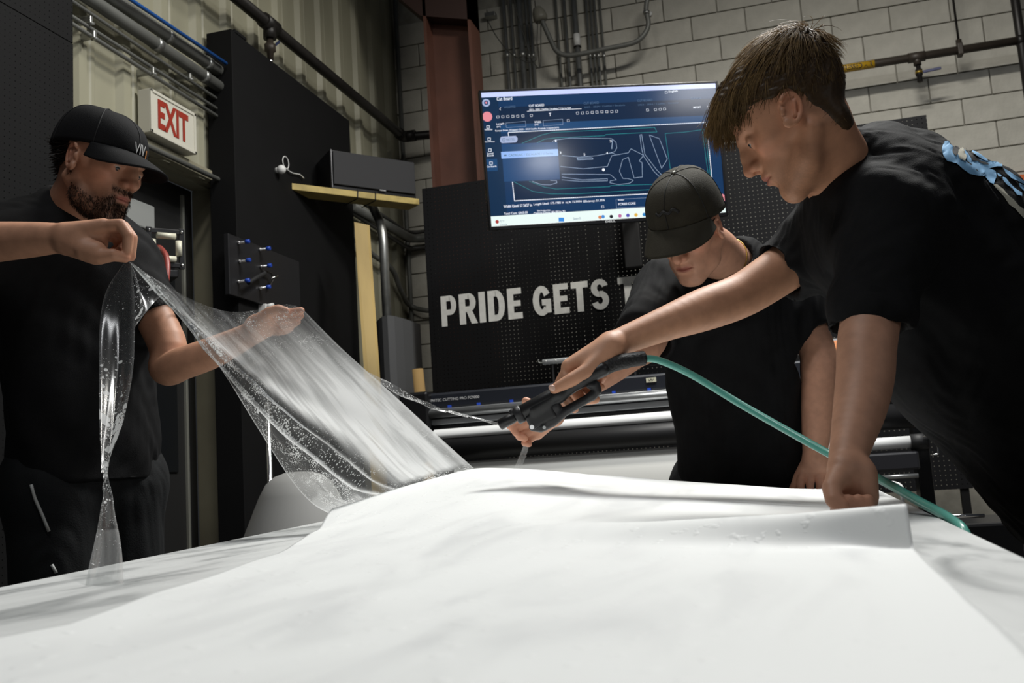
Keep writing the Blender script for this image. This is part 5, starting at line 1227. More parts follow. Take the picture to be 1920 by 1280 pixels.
def strands(name, P, r, col, m, parent):
    """P: (n, s, 3) hair paths -> one mesh of tapering three-sided strands"""
    n, s, _ = P.shape; T = np.gradient(P, axis=1); T /= np.linalg.norm(T, axis=2)[..., None]+1e-9
    a = np.cross(T, np.array([.3, .5, .81])); a /= np.linalg.norm(a, axis=2)[..., None]+1e-9; b = np.cross(T, a)
    rad = (np.broadcast_to(np.asarray(r).reshape(-1, 1), (n, 1))*np.linspace(1, .25, s)[None])[..., None]
    ring = np.stack([P+rad*(a*math.cos(q)+b*math.sin(q)) for q in (0, 2.094, 4.189)], 2)    # n,s,3,3
    V = ring.reshape(-1, 3); base = (np.arange(n)[:, None, None]*s+np.arange(s-1)[None, :, None])*3
    k = np.arange(3)[None, None]; k2 = (k+1) % 3
    Q = np.stack([base+k, base+k2, base+3+k2, base+3+k], -1).reshape(-1, 4)
    cc = np.repeat(col, s*3, axis=0)
    me = quad_mesh(name, V, Q, cc); o = link(name, me, m, parent); o['kind'] = 'stuff'; return o
M_SKIN = attr_mat('skin', 0.52, 0.0, 0.35, bump=0.15, bscale=420)
M_HAIR = attr_mat('hair', 0.5, 0.0, 0.25)
m_eye = mat('eye_white', hexc('a59c94'), 0.25); m_iris = mat('iris', hexc('2a3236'), 0.2)
def eyes(par, t, M, look=(0, -.45)):
    for sx in (-1, 1):
        c = M @ np.array([sx*.0325, .0770, .0080])+t
        e = MB().sphere(c, .0132, 16, 12).build('eye', m_eye, par)
        d = M @ np.array([look[0], 1, look[1]]); d /= np.linalg.norm(d)
        MB().lathe([(.0058, .0), (.0052, .0012), (.003, .0018), (.0005, .002)], c+d*.0120, d, 16).build('iris', m_iris, e)
def arm_chunk(pts, rs, fingers, palm, skin=SKIN, vox=0.0022, flatn=None, tip=None):
    s = SDF(vox); P = [W(*p) for p in pts]
    PR = spline([(*p, r_*4) for p, r_ in zip(P, rs)], 5) if True else None
    s.chain([q[:3] for q in PR], [q[3]/4 for q in PR], k=.016)
    for a, b, ra, rb in palm: s.cone(W(*a), W(*b), ra, rb, k=.012)
    for fp, fr_ in fingers: s.chain([W(*p) for p in fp], fr_, k=.0035)
    V, Q = s.mesh(); V = smooth_mesh(V, Q, 3, .4)
    col = np.tile(skin, (len(V), 1))
    for fp, fr_ in fingers:        # rosier knuckles and tips
        for i, w_ in ((1, .5), (2, .4), (-1, .7)):
            q = W(*fp[i]); m = np.exp(-((V-q)**2).sum(1)/(.010**2))[:, None]*w_*.7; col = col*(1-m)+skin*np.array([1.08, .80, .74])*m
    return V, Q, col
def nail(par, at, nrm_px, size=.0052):
    pass
M_TEE = mat('black_cotton', (0.0085, 0.0085, 0.0092), 0.85, spec=0.15, noise=0.2, nscale=25, bump=0.25, bscale=500)
M_PANTS = mat('black_trousers', (0.013, 0.014, 0.015), 0.8, spec=0.2, noise=0.25, nscale=12, bump=0.2, bscale=300)
def cloth(s, seed, amp=.006, scale=11, squash=(1, 1, .45), m=None, folds=None):
    V, Q = s.mesh(); V = smooth_mesh(V, Q, 3, .5); N = vnormals(V, Q)
    w_ = wobble(V*np.array(squash), scale, seed, 3, .8)
    V = V+N*(amp*(w_-np.abs(w_)*.4))[:, None]
    if folds is not None: V = V+N*folds(V)[:, None]
    return V, Q
def shoes_and_legs(par, hips, feet, mcol, r=(.095, .07, .055), stripe=False, facing=None):
    s = SDF(.006)
    mid = (hips[0]+hips[1])/2
    s.cone(hips[0]+[0, 0, .03], hips[1]+[0, 0, .03], .115, .115, k=.05, flat=(facing, .8) if facing is not None else None)
    for h, f in zip(hips, feet):
        kn = (h*.52+f*.48)+facing*.015
        s.cone(h, kn, r[0], r[1], k=.04).cone(kn, f+[0, 0, .05], r[1], r[2], k=.03)
    for f in feet: s.half([0, 0, .055], [0, 0, -1], .01) if f is feet[0] else None
    V, Q = cloth(s, 31, .006, 13); o = link('trousers', quad_mesh('trousers', V, Q), mcol, par)
    for f in feet:
        q = SDF(.005); g = np.array([f[0], f[1], 0.0]); side = np.cross(facing, [0, 0, 1])
        q.cone(g+facing*-.05+[0, 0, .045], g+facing*.14+[0, 0, .036], .043, .036, k=.02).cone(g-facing*.04+[0, 0, .05], g-facing*.03+[0, 0, .11], .042, .045, k=.02).half([0, 0, 0.002], [0, 0, -1])
        V2, Q2 = q.mesh(); link('shoe', quad_mesh('shoe', V2, Q2), m_blackmatt, par)
    return o
def cap_parts(par, t, M, m, rim_f=.050, rim_b=.006, top=.142, bl=.072, seam=None, button=None, brim_pitch=-.10, rx=.0915, ry=.1125, cy=-.012, boxy=.64, curve=.020):
    nth, nv = 72, 22; V = np.zeros((nv, nth, 3)); th = np.linspace(0, 2*math.pi, nth, endpoint=False)
    rim = rim_b+(rim_f-rim_b)*(np.sin(th)*.5+.5)**1.0
    for j in range(nv):
        v = j/(nv-1); rr_ = np.cos(v*math.pi/2)**boxy; zz_ = rim+(top-rim)*np.sin(v*math.pi/2)**.90
        pan = 1-.010*np.abs(np.sin(th*3))**8*(v > .02)
        V[j, :, 0] = rx*rr_*np.cos(th)*pan; V[j, :, 1] = cy+ry*rr_*np.sin(th)*pan-.012*v; V[j, :, 2] = zz_
    X = V.reshape(-1, 3) @ M.T+t
    cr = link('cap_crown', quad_mesh('cap_crown', X, grid_quads(nv, nth, True)), m, par)
    so_ = cr.modifiers.new('thickness', 'SOLIDIFY'); so_.thickness = .0022; so_.offset = -1
    if seam is not None:
        for a in range(6):
            i = int((a/6*nth+nth/12) % nth); p = [V[j, i]*1.0+np.array([math.cos(th[i]), math.sin(th[i]), .4])*.0004 for j in range(0, nv)]
            MB().tube([M @ q+t for q in p], .0013, 6).build('seam', seam, cr)
    # brim
    na, ns = 41, 14; B = np.zeros((na, ns, 3)); an = np.linspace(math.radians(28), math.radians(152), na)
    for i, a in enumerate(an):
        rz = rim_b+(rim_f-rim_b)*(math.sin(a)*.5+.5); p = np.array([rx*math.cos(a), cy+ry*math.sin(a), rz+.002]); e = (a-math.pi/2)/math.radians(62)
        ln_ = bl*math.sqrt(max(0, 1-abs(e)**2.6))
        for j in range(ns):
            q = j/(ns-1); B[i, j] = p+np.array([p[0]*.10*q, ln_*q, brim_pitch*ln_*q-curve*q*abs(e)**2-.006*q*q])
    b = link('cap_brim', quad_mesh('cap_brim', B.reshape(-1, 3) @ M.T+t, grid_quads(na, ns)), m, par)
    so_ = b.modifiers.new('thickness', 'SOLIDIFY'); so_.thickness = .0035; so_.offset = 0
    if button is not None: MB().sphere(M @ np.array([0, cy-.012, top+.001])+t, (.0065, .0065, .0045), 14, 8, M).build('cap_button', button, cr)
    return cr, b, (rx, ry, cy, rim_f, top, boxy, rim_b)
def on_cap(geo, a, v, out=.0015):
    rx, ry, cy, rim_f, top, boxy, rim_b = geo; rz = rim_b+(rim_f-rim_b)*(math.sin(a)*.5+.5); rr_ = math.cos(v*math.pi/2)**boxy
    return np.array([(rx*rr_+out)*math.cos(a), cy+(ry*rr_+out)*math.sin(a)-.012*v, rz+(top-rz)*math.sin(v*math.pi/2)**.90])

# ------------------------------------------------------------------ bearded man on the left
tL = W(184, 312, 2.19); ML = basis(tL, 47, 22, 3); TL = basis(tL, 35, 0)
pL = empty('person', np.array([W(165, 900, 2.27)[0], W(165, 900, 2.27)[1], 0]), 'bearded person in a black cap and T-shirt holding up the clear film', 'person')
neckL = W(138, 425, 2.27)
hd = head_chunk(tL, ML, neckL, beard=1.0, scalp=np.array(hexc('1c1512')), skin=np.array(hexc('b98a70')), cran=.076)
core = SDF(.008); core.cone(W(140, 470, 2.28), W(162, 790, 2.3), .13, .12, k=.03, flat=(TL[:, 1], .65)).cone(W(40, 475, 2.18), W(222, 502, 2.36), .048, .044, k=.04).cone(neckL, W(140, 480, 2.28), .055, .08, k=.04)
cV, cQ = core.mesh()
d_ = 1.86
aR = arm_chunk([(25, 470, 2.13), (-130, 466, 1.95), (-40, 456, 1.92), (60, 449, 1.89), (118, 446, 1.875), (150, 448, 1.875)], [.050, .042, .041, .034, .0275, .026],
    [([(194, 424, d_), (226, 421, d_-.008), (240, 441, d_-.012), (237, 480, d_-.006)], [.0125, .0112, .0102, .0080]),
     ([(197, 425, d_+.018), (232, 425, d_+.014), (248, 446, d_+.008), (246, 482, d_+.003)], [.0125, .0112, .0102, .0082]),
     ([(196, 430, d_+.034), (227, 438, d_+.032), (236, 456, d_+.026), (224, 469, d_+.012)], [.0118, .0105, .0095, .0078]),
     ([(192, 438, d_+.047), (218, 448, d_+.046), (223, 462, d_+.038), (212, 470, d_+.026)], [.0105, .0092, .0083, .0070]),
     ([(160, 470, d_-.012), (187, 481, d_-.016), (212, 478, d_-.018), (235, 484, d_-.010)], [.0190, .0150, .0120, .0086])],
    [((125, 440, d_+.004), (194, 424, d_), .022, .0150), ((125, 444, d_+.014), (197, 426, d_+.018), .022, .0150), ((125, 448, d_+.02), (196, 432, d_+.034), .022, .0145), ((125, 452, d_+.024), (192, 440, d_+.047), .021, .0135),
     ((128, 455, d_+.004), (180, 474, d_-.008), .024, .0225), ((150, 450, d_+.01), (180, 455, d_+.018), .026, .022)], skin=np.array(hexc('c29074')))
d_ = 2.155
aL = arm_chunk([(240, 505, 2.36), (312, 640, 2.27), (312, 690, 2.235), (345, 680, 2.21), (400, 660, 2.20), (462, 630, 2.18), (485, 615, 2.17)], [.044, .043, .038, .037, .035, .027, .026],
    [([(510, 592, d_), (532, 588, d_-.01), (550, 585, d_-.015), (565, 582, d_-.018)], [.0115, .0105, .0095, .0075]),
     ([(510, 602, d_+.01), (535, 600, d_), (553, 596, d_-.005), (564, 592, d_-.01)], [.0115, .0105, .0095, .0075]),
     ([(507, 612, d_+.02), (530, 612, d_+.01), (548, 608, d_+.005), (558, 603, d_)], [.0112, .0100, .009, .0075]),
     ([(502, 620, d_+.03), (522, 622, d_+.025), (536, 620, d_+.02), (545, 616, d_+.018)], [.010, .009, .008, .007]),
     ([(488, 600, d_-.02), (505, 585, d_-.03), (522, 580, d_-.035), (536, 583, d_-.035)], [.014, .012, .011, .009])],
    [((480, 612, d_+.015), (510, 594, d_), .022, .015), ((480, 617, d_+.02), (507, 608, d_+.016), .022, .015), ((480, 620, d_+.024), (502, 618, d_+.028), .02, .014), ((480, 608, d_+.005), (498, 594, d_-.018), .020, .016)], skin=np.array(hexc('c29074')))
V, Q, col = join_chunks([(hd[0], hd[1], hd[2]), (cV, cQ, SKIN), aR, aL])
link('body', quad_mesh('body', V, Q, col), M_SKIN, pL); eyes(pL, tL, ML, (0.1, -.6))
s = SDF(.0048)
s.cone(W(140, 500, 2.28), W(165, 895, 2.30), .185, .185, k=.05, flat=(TL[:, 1], .62))
s.cone(W(38, 460, 2.18), W(232, 496, 2.37), .078, .068, k=.06).cone(W(135, 432, 2.28), W(140, 470, 2.28), .085, .12, k=.05)
s.cone(W(35, 462, 2.16), W(-75, 475, 2.03), .076, .074, k=.05).cone(W(236, 500, 2.37), W(300, 600, 2.30), .068, .066, k=.05)
e1 = W(306, 606, 2.30); dv = e1-W(258, 500, 2.37); s.half_arm = None
hem = W(165, 905, 2.30); s.half(hem, (0, 0, -1), .004)
s.box(e1+dv/np.linalg.norm(dv)*.05, (.080, .080, .05), np.column_stack([np.cross(dv, [0, 1, 0])/np.linalg.norm(np.cross(dv, [0, 1, 0])), np.cross(dv, np.cross(dv, [0, 1, 0]))/np.linalg.norm(np.cross(dv, np.cross(dv, [0, 1, 0]))), dv/np.linalg.norm(dv)]), k=.004, sub=True)
s.cone(W(303, 590, 2.30), e1, .053, .058, k=.006, sub=True)
s.cone(neckL+[0, 0, .0], W(160, 350, 2.24), .058, .072, k=.008, sub=True)
V, Q = cloth(s, 11, .0075, 12, folds=lambda V: .005*np.sin((V[:, 2]*1.2+V[:, 0]*2.2)*26)*np.clip((1.35-V[:, 2])*2, 0, 1))
link('t_shirt', quad_mesh('t_shirt', V, Q), M_TEE, pL)
hipc = W(165, 925, 2.30); fwdL = TL[:, 1]; sideL = TL[:, 0]
hipsL = [hipc+sideL*.09, hipc-sideL*.09]; feetL = [np.array([*(hipc+sideL*.13+fwdL*.02)[:2], 0]), np.array([*(hipc-sideL*.13+fwdL*.0)[:2], 0])]
tro = shoes_and_legs(pL, hipsL, feetL, M_PANTS, facing=fwdL)
dgl = [W(58, 908, 2.17), W(66, 935, 2.165), W(80, 975, 2.16), W(91, 995, 2.16)]
bv = BVHTree.FromPolygons([tuple(v.co) for v in tro.data.vertices], [tuple(p.vertices) for p in tro.data.polygons])
def stick(px, py, bvh, lift=.002):
    h = bvh.ray_cast(Vector(CAM), Vector(ray(px, py)).normalized())
    if h[0] is None: return None
    return np.array(h[0])+np.array(h[1])*lift*(1 if Vector(h[1]).dot(Vector(CAM)-h[0]) > 0 else -1)
def stick_line(pts, bvh, r, name, m, par):
    P = [stick(*p, bvh) for p in pts]; P = [p for p in P if p is not None]
    if len(P) > 1: return MB().tube(P, r, 6).build(name, m, par)
m_refl = mat('reflective_piping', hexc('b9bbb8'), 0.4)
stick_line([(59, 908), (62, 920), (66, 934), (73, 950), (80, 966), (87, 984), (92, 996)], bv, .0035, 'piping', m_refl, tro)
stick_line([(97, 1058), (101, 1066), (105, 1074)], bv, .0035, 'piping', m_refl, tro)
m_capL = mat('black_cap_cloth', (0.0065, 0.0065, 0.0075), 0.8, spec=0.15, bump=0.2, bscale=600)
crL, brL, geoL = cap_parts(pL, tL, ML, m_capL, rim_f=.044, rim_b=.012, top=.126, bl=.074, rx=.0885, ry=.1120, seam=mat('cap_seam', (0.007, 0.007, 0.008), 0.8), button=m_capL, brim_pitch=-.22, curve=.026)
v2, f2 = text_mesh('VIV', 1.0, 0.01); lo_, hi_ = v2.min(0), v2.max(0)
X = [ML @ on_cap(geoL, math.radians(79)+math.radians(22)*((p[0]-lo_[0])/(hi_[0]-lo_[0])), .03+.17*((p[1]-lo_[1])/(hi_[1]-lo_[1])), .0022)+tL for p in v2]
MB().addvf(X, f2).build('lettering', mat('cap_print', hexc('c9c9c9'), 0.6), crL)
X = [ML @ on_cap(geoL, math.radians(a), .02+.12*q, .0022)+tL for a in (103, 105, 106) for q in (0, 1)]
MB().addvf(X, [(0, 1, 3, 2), (2, 3, 5, 4)]).build('logo_mark', mat('cap_orange', hexc('c07a35'), 0.6), crL)
# his hair below the cap, and his beard
HL = hd[3]; x, y, z = np.abs(HL[:, 0]), HL[:, 1], HL[:, 2]
idx = np.where((z < .035) & (z > -.06) & (y < -.012) & (y > -.105) & (x < .075) & (z > np.interp(y, [-.1, -.02], [-.055, .0])))[0]
rg = np.random.default_rng(3); idx = rg.choice(idx, 900)
root = HL[idx]; dirs = np.stack([root[:, 0]*2, -.35+0*x[idx], -.9+0*x[idx]], 1)+rg.normal(size=(900, 3))*.25
t_ = np.linspace(0, 1, 6)[None, :, None]; L_ = (rg.uniform(.010, .028, 900))[:, None, None]
P = root[:, None]+dirs[:, None]/np.linalg.norm(dirs, axis=1)[:, None, None]*L_*t_+np.array([0, -1, .5])*L_*t_**2*.45
strands('hair', P @ ML.T+tL, rg.uniform(.0012, .0022, 900), np.array(hexc('1d1612'))*rg.uniform(.7, 1.4, (900, 1)), M_HAIR, pL)
bm_ = hd[4]; idx = np.where(bm_ > .55)[0]; idx = rg.choice(idx, 2600); N = vnormals(HL, hd[1])[idx]; root = HL[idx]
dirs = N*.55+np.array([0, .25, -1.0])+rg.normal(size=(2600, 3))*.3; L_ = rg.uniform(.004, .011, 2600)[:, None, None]
P = root[:, None]+dirs[:, None]/np.linalg.norm(dirs, axis=1)[:, None, None]*L_*np.linspace(0, 1, 4)[None, :, None]
strands('beard', P @ ML.T+tL, rg.uniform(.0004, .0007, 2600), np.array(hexc('33241b'))*rg.uniform(.6, 1.5, (2600, 1)), M_HAIR, pL)

# ------------------------------------------------------------------ man in the middle with a bowed head
tM = W(1292, 428, 2.44); MM = basis(tM, -27, 40, 4); TM = basis(tM, -14, 0)
pM = empty('person', np.array([W(1390, 900, 2.68)[0], W(1390, 900, 2.68)[1], 0]), 'person in a dark olive cap and black T-shirt bowing over the table', 'person')
neckM = W(1368, 500, 2.60)
hd = head_chunk(tM, MM, neckM, skin=np.array(hexc('cf9b80')), brow=.8, scalp=np.array(hexc('4a3527')), neck_r=.060)
core = SDF(.008); core.cone(W(1372, 560, 2.66), W(1390, 790, 2.70), .12, .11, k=.03, flat=(TM[:, 1], .7)).cone(W(1255, 562, 2.60), W(1462, 550, 2.68), .048, .048, k=.04).cone(neckM, W(1375, 560, 2.66), .06, .09, k=.04)
cV, cQ = core.mesh(); d_ = 2.2
aR = arm_chunk([(1240, 560, 2.58), (1218, 638, 2.40), (1186, 664, 2.33), (1132, 704, 2.26), (1068, 744, 2.21), (1038, 768, 2.2)], [.052, .042, .037, .030, .0235, .0225],
    [([(1006, 778, d_-.005), (978, 780, d_-.015), (962, 788, d_-.022), (956, 799, d_-.024)], [.0115, .0105, .0095, .0080]),
     ([(1005, 790, d_), (976, 796, d_-.014), (964, 805, d_-.022), (968, 812, d_-.028)], [.0118, .0105, .0095, .0080]),
     ([(1006, 802, d_+.004), (984, 811, d_-.01), (974, 818, d_-.02), (984, 821, d_-.028)], [.0115, .0102, .0092, .0080]),
     ([(1008, 812, d_+.008), (992, 824, d_-.004), (984, 830, d_-.012), (992, 832, d_-.018)], [.0105, .0092, .0082, .0072]),
     ([(1020, 775, d_-.022), (1004, 765, d_-.03), (994, 757, d_-.034), (986, 752, d_-.036)], [.0150, .0125, .0112, .0095])],
    [((1036, 770, d_), (1006, 779, d_-.005), .021, .0145), ((1036, 774, d_+.002), (1005, 791, d_), .022, .0150), ((1036, 778, d_+.004), (1006, 803, d_+.004), .021, .0145), ((1034, 782, d_+.006), (1008, 813, d_+.008), .020, .0135), ((1040, 782, d_-.012), (1022, 778, d_-.02), .020, .017)], skin=np.array(hexc('cf9b80')))
d_ = 2.56
aL = arm_chunk([(1478, 548, 2.68), (1528, 645, 2.62), (1535, 700, 2.59), (1533, 770, 2.58), (1528, 850, 2.57), (1528, 866, 2.565)], [.056, .048, .047, .042, .031, .029],
    [([(1507, 884, d_), (1502, 900, d_-.02), (1501, 911, d_-.028), (1502, 919, d_-.030)], [.0120, .0110, .0100, .0085]),
     ([(1521, 886, d_-.004), (1519, 903, d_-.026), (1519, 913, d_-.032), (1520, 920, d_-.034)], [.0122, .0112, .0100, .0085]),
     ([(1536, 886, d_-.004), (1537, 903, d_-.024), (1537, 913, d_-.030), (1537, 920, d_-.032)], [.0120, .0110, .0098, .0085]),
     ([(1550, 884, d_), (1553, 900, d_-.018), (1553, 910, d_-.024), (1553, 918, d_-.026)], [.0110, .0100, .009, .0080]),
     ([(1510, 872, d_+.01), (1497, 893, d_+.0), (1491, 908, d_-.008), (1486, 917, d_-.01)], [.0150, .0125, .011, .0095])],
    [((1522, 862, d_+.004), (1507, 885, d_), .022, .0148), ((1526, 862, d_+.002), (1521, 887, d_-.004), .023, .0150), ((1531, 862, d_+.002), (1536, 887, d_-.004), .023, .0150), ((1536, 862, d_+.004), (1550, 885, d_), .021, .0138)], skin=np.array(hexc('cf9b80')))
V, Q, col = join_chunks([(hd[0], hd[1], hd[2]), (cV, cQ, SKIN), aR, aL])
link('body', quad_mesh('body', V, Q, col), M_SKIN, pM); eyes(pM, tM, MM)
s = SDF(.0048)
s.cone(W(1370, 590, 2.66), W(1392, 905, 2.70), .20, .165, k=.05, flat=(TM[:, 1], .68))
s.cone(W(1252, 548, 2.60), W(1468, 536, 2.69), .083, .080, k=.06).cone(W(1366, 515, 2.62), W(1370, 560, 2.65), .088, .15, k=.06)
s.cone(W(1245, 556, 2.58), W(1213, 628, 2.42), .085, .078, k=.05).cone(W(1472, 545, 2.68), W(1520, 622, 2.63), .084, .076, k=.05)
for (sa, sb, ex) in ((W(1245, 556, 2.58), W(1210, 640, 2.40), .06), (W(1476, 548, 2.68), W(1524, 630, 2.63), .062)):
    dv = (sb-sa)/np.linalg.norm(sb-sa); q1 = np.cross(dv, [0, 1, 0]); q1 /= np.linalg.norm(q1)
    s.box(sb+dv*.05, (.085, .085, .05), np.column_stack([q1, np.cross(dv, q1), dv]), k=.004, sub=True); s.cone(sb-dv*.012, sb+dv*.02, .056, .064, k=.006, sub=True)
s.half(W(1392, 912, 2.70), (0, 0, -1), .004)
s.cone(neckM, W(1330, 440, 2.50), .064, .085, k=.008, sub=True)
V, Q = cloth(s, 17, .007, 12, folds=lambda V: .004*np.sin((V[:, 2]*1.0-V[:, 0]*2.4)*24))
link('t_shirt', quad_mesh('t_shirt', V, Q), M_TEE, pM)
hipc = W(1392, 930, 2.72); f_ = TM[:, 1]; sd = TM[:, 0]
shoes_and_legs(pM, [hipc+sd*.09, hipc-sd*.09], [np.array([*(hipc+sd*.13)[:2], 0]), np.array([*(hipc-sd*.13)[:2], 0])], M_PANTS, facing=f_)
m_capM = mat('olive_cap_cloth', hexc('37342b'), 0.8, spec=0.2, noise=0.2, nscale=30, bump=0.35, bscale=500)
crM, brM, geoM = cap_parts(pM, tM, MM, m_capM, rim_f=.052, rim_b=.000, top=.142, bl=.074, seam=mat('cap_seam_dark', (0.008, 0.008, 0.007), 0.7), button=mat('metal_button', hexc('8d8d86'), 0.3, 0.8), brim_pitch=-.34, rx=.0920, ry=.1130, boxy=.62, curve=.022)
X = []
for a, q in ((112, .25), (104, .33), (96, .27), (88, .32), (80, .26), (74, .30)): X.append(MM @ on_cap(geoM, math.radians(a), q, .0018)+tM)
MB().tube(spline(X, 5), .0035, 6).build('embroidery', mat('black_thread', (0.006, 0.006, 0.006), 0.7), crM)
# stitching rows on the brim
gold = mat('gold', hexc('b08a45'), 0.3, 0.9)
nk = (neckM+tM)/2
ring = []
nkx = MM.T @ (neckM-tM)
up_n = (tM-neckM); up_n /= np.linalg.norm(up_n); n1 = np.cross(up_n, [0, 0, 1.0]); n1 /= np.linalg.norm(n1); n2 = np.cross(up_n, n1)
cc_ = neckM+up_n*.035
bvm = BVHTree.FromPolygons([tuple(v) for v in hd[0]], [tuple(q) for q in hd[1]])
for k in range(49):
    a = 2*math.pi*k/48; dvec = n1*math.cos(a)+n2*math.sin(a); h = bvm.ray_cast(Vector(cc_+dvec*.13), Vector(-dvec)); ring.append(np.array(h[0])+dvec*.0015 if h[0] is not None else cc_+dvec*.064)
MB().tube(ring, [.0016+.0005*(k % 2) for k in range(49)], 6, caps=False).build('necklace', gold, pM)
# spectacle temple above the ear
MB().tube([MM @ np.array(p)+tM for p in ((-.078, -.005, .022), (-.079, .03, .022), (-.074, .075, .020))], .0022, 6).build('glasses_temple', m_blackgloss, pM)

# ------------------------------------------------------------------ man on the right, in profile, leaning in
tR = W(1492, 226, 1.73); MR = basis(tR, -93, 31, 2); 
pR = empty('person', np.array([W(2010, 900, 1.92)[0], W(2010, 900, 1.92)[1], 0]), 'brown-haired person in a black T-shirt leaning over the table with the spray gun', 'person')
neckR = W(1576, 364, 1.80); skR = np.array(hexc('c28d6e'))
hd = head_chunk(tR, MR, neckR, skin=skR, beard=0.0, scalp=np.array(hexc('2f241a')), neck_r=.054, ear_tilt=34, nape=-.045)
# faint stubble along the jaw
HL = hd[3]; st_ = np.clip((-.045-HL[:, 2])/.03, 0, 1)*np.clip((HL[:, 1]-.01)/.03, 0, 1)*.28*np.clip(.6+.8*wobble(HL, 420, 9, 2), 0, 1)
colR = hd[2]*(1-st_[:, None])+np.array(hexc('7a5840'))*st_[:, None]
faceR = basis(tR, -88, 0)
core = SDF(.008); core.cone(W(1680, 430, 1.83), W(1985, 850, 1.92), .13, .13, k=.04, flat=(faceR[:, 0], 1.0)).cone(W(1660, 440, 1.69), W(1570, 430, 1.98), .055, .055, k=.04).cone(neckR, W(1680, 430, 1.83), .06, .1, k=.05)
cV, cQ = core.mesh(); d_ = 1.775
aR = arm_chunk([(1560, 440, 1.98), (1440, 523, 1.94), (1385, 556, 1.92), (1320, 580, 1.885), (1250, 606, 1.84), (1172, 637, 1.80), (1148, 648, 1.79)], [.053, .046, .043, .041, .0325, .0255, .0255],
    [([(1068, 690, d_-.008), (1052, 716, d_+.014), (1058, 746, d_+.010), (1077, 766, d_-.012)], [.0125, .0112, .0102, .0085]),
     ([(1078, 686, d_+.008), (1070, 722, d_+.034), (1090, 750, d_+.020), (1116, 748, d_-.008)], [.0128, .0114, .0104, .0086]),
     ([(1090, 682, d_+.018), (1090, 714, d_+.042), (1108, 736, d_+.028), (1126, 726, d_+.0)], [.0122, .0108, .0098, .0082]),
     ([(1104, 680, d_+.024), (1108, 704, d_+.044), (1122, 717, d_+.028), (1131, 706, d_+.004)], [.0110, .0098, .0088, .0076]),
     ([(1138, 664, d_-.012), (1100, 697, d_-.034), (1070, 713, d_-.042), (1040, 729, d_-.044)], [.0195, .0150, .0125, .0095])],
    [((1146, 650, d_), (1068, 688, d_-.008), .0235, .0155), ((1146, 650, d_+.008), (1078, 684, d_+.008), .0235, .0158), ((1146, 652, d_+.014), (1090, 681, d_+.018), .0225, .0150), ((1146, 655, d_+.02), (1104, 680, d_+.024), .0215, .0138), ((1142, 656, d_-.006), (1110, 690, d_-.024), .021, .0185)], skin=np.array(hexc('c89577')))
# thumb nail
d_ = 1.385
xs4 = (1571, 1590, 1609, 1627)
aL = arm_chunk([(1668, 440, 1.67), (1640, 560, 1.60), (1626, 640, 1.545), (1622, 705, 1.51), (1612, 765, 1.475), (1596, 830, 1.43), (1590, 862, 1.41), (1592, 880, 1.40)], [.046, .046, .045, .0430, .0385, .0295, .0270, .0270],
    [([(xx, 936, d_+.008), (xx+1, 957, d_-.010), (xx+1, 957, d_-.036), (xx, 938, d_-.040)], [.0122, .0112, .0104, .0090]) for xx in xs4]+
    [([(1572, 895, d_-.012), (1560, 915, d_-.03), (1563, 936, d_-.044), (1578, 950, d_-.052)], [.0165, .0135, .0118, .0098])],
    [((1585, 880, d_+.012), (xs4[0], 936, d_+.008), .020, .0155), ((1590, 880, d_+.012), (xs4[1], 937, d_+.008), .021, .0155), ((1598, 880, d_+.012), (xs4[2], 937, d_+.008), .021, .0155), ((1605, 880, d_+.012), (xs4[3], 935, d_+.008), .020, .0148), ((1620, 890, d_-.002), (1628, 930, d_-.012), .018, .0145), ((1582, 880, d_), (1574, 900, d_-.012), .020, .0165)], skin=np.array(hexc('b98b72')))
V, Q, col = join_chunks([(hd[0], hd[1], colR), (cV, cQ, SKIN), aR, aL])
link('body', quad_mesh('body', V, Q, col), M_SKIN, pR); eyes(pR, tR, MR, (0, -.25))
MB().sphere(W(1036, 727.5, 1.724), (.0075, .0032, .0055), 12, 8, np.column_stack([_r, -_f, _u]) @ rotm(y=28)).build('thumb_nail', mat('nail', hexc('d9b3a2'), 0.3), pR)
s = SDF(.0052)
s.cone(W(1672, 425, 1.84), W(1840, 640, 1.88), .168, .182, k=.05, flat=(faceR[:, 0], 1.08)).cone(W(1840, 640, 1.88), W(2020, 890, 1.93), .182, .170, k=.05, flat=(faceR[:, 0], 1.08))
s.cone(W(1655, 400, 1.72), W(1575, 420, 1.97), .085, .080, k=.07).cone(W(1622, 345, 1.81), W(1665, 390, 1.83), .075, .12, k=.06)
s.cone(W(1670, 420, 1.69), W(1632, 600, 1.585), .082, .068, k=.06).cone(W(1570, 430, 1.97), W(1460, 512, 1.945), .082, .066, k=.05)
for (sa, sb, ri) in ((W(1665, 440, 1.67), W(1630, 621, 1.578), .055), (W(1570, 432, 1.97), W(1462, 512, 1.945), .052)):
    dv = (sb-sa)/np.linalg.norm(sb-sa)
    if ri == .055: dv = np.array([0, 0, -1.0])*.75+dv*.25; dv /= np.linalg.norm(dv)
    q1 = np.cross(dv, [0, 1, 0]); q1 /= np.linalg.norm(q1)
    s.box(sb+dv*.05, (.075, .065, .05), np.column_stack([q1, np.cross(dv, q1), dv]), k=.004, sub=True); s.cone(sb-dv*.014, sb+dv*.02, ri, ri+.006, k=.006, sub=True)
nd = tR-neckR; nd /= np.linalg.norm(nd)
s.cone(W(1640, 240, 1.86), W(1780, 350, 1.87), .01, .06, k=.02) if False else None
s.cone(W(1650, 330, 1.85), W(1800, 430, 1.88), .088, .135, k=.06)
s.cone(W(1604, 332, 1.805), W(1592, 320, 1.80), .084, .074, k=.03)
s.cone(W(1541, 296, 1.772), W(1490, 250, 1.74), .058, .074, k=.006, sub=True)
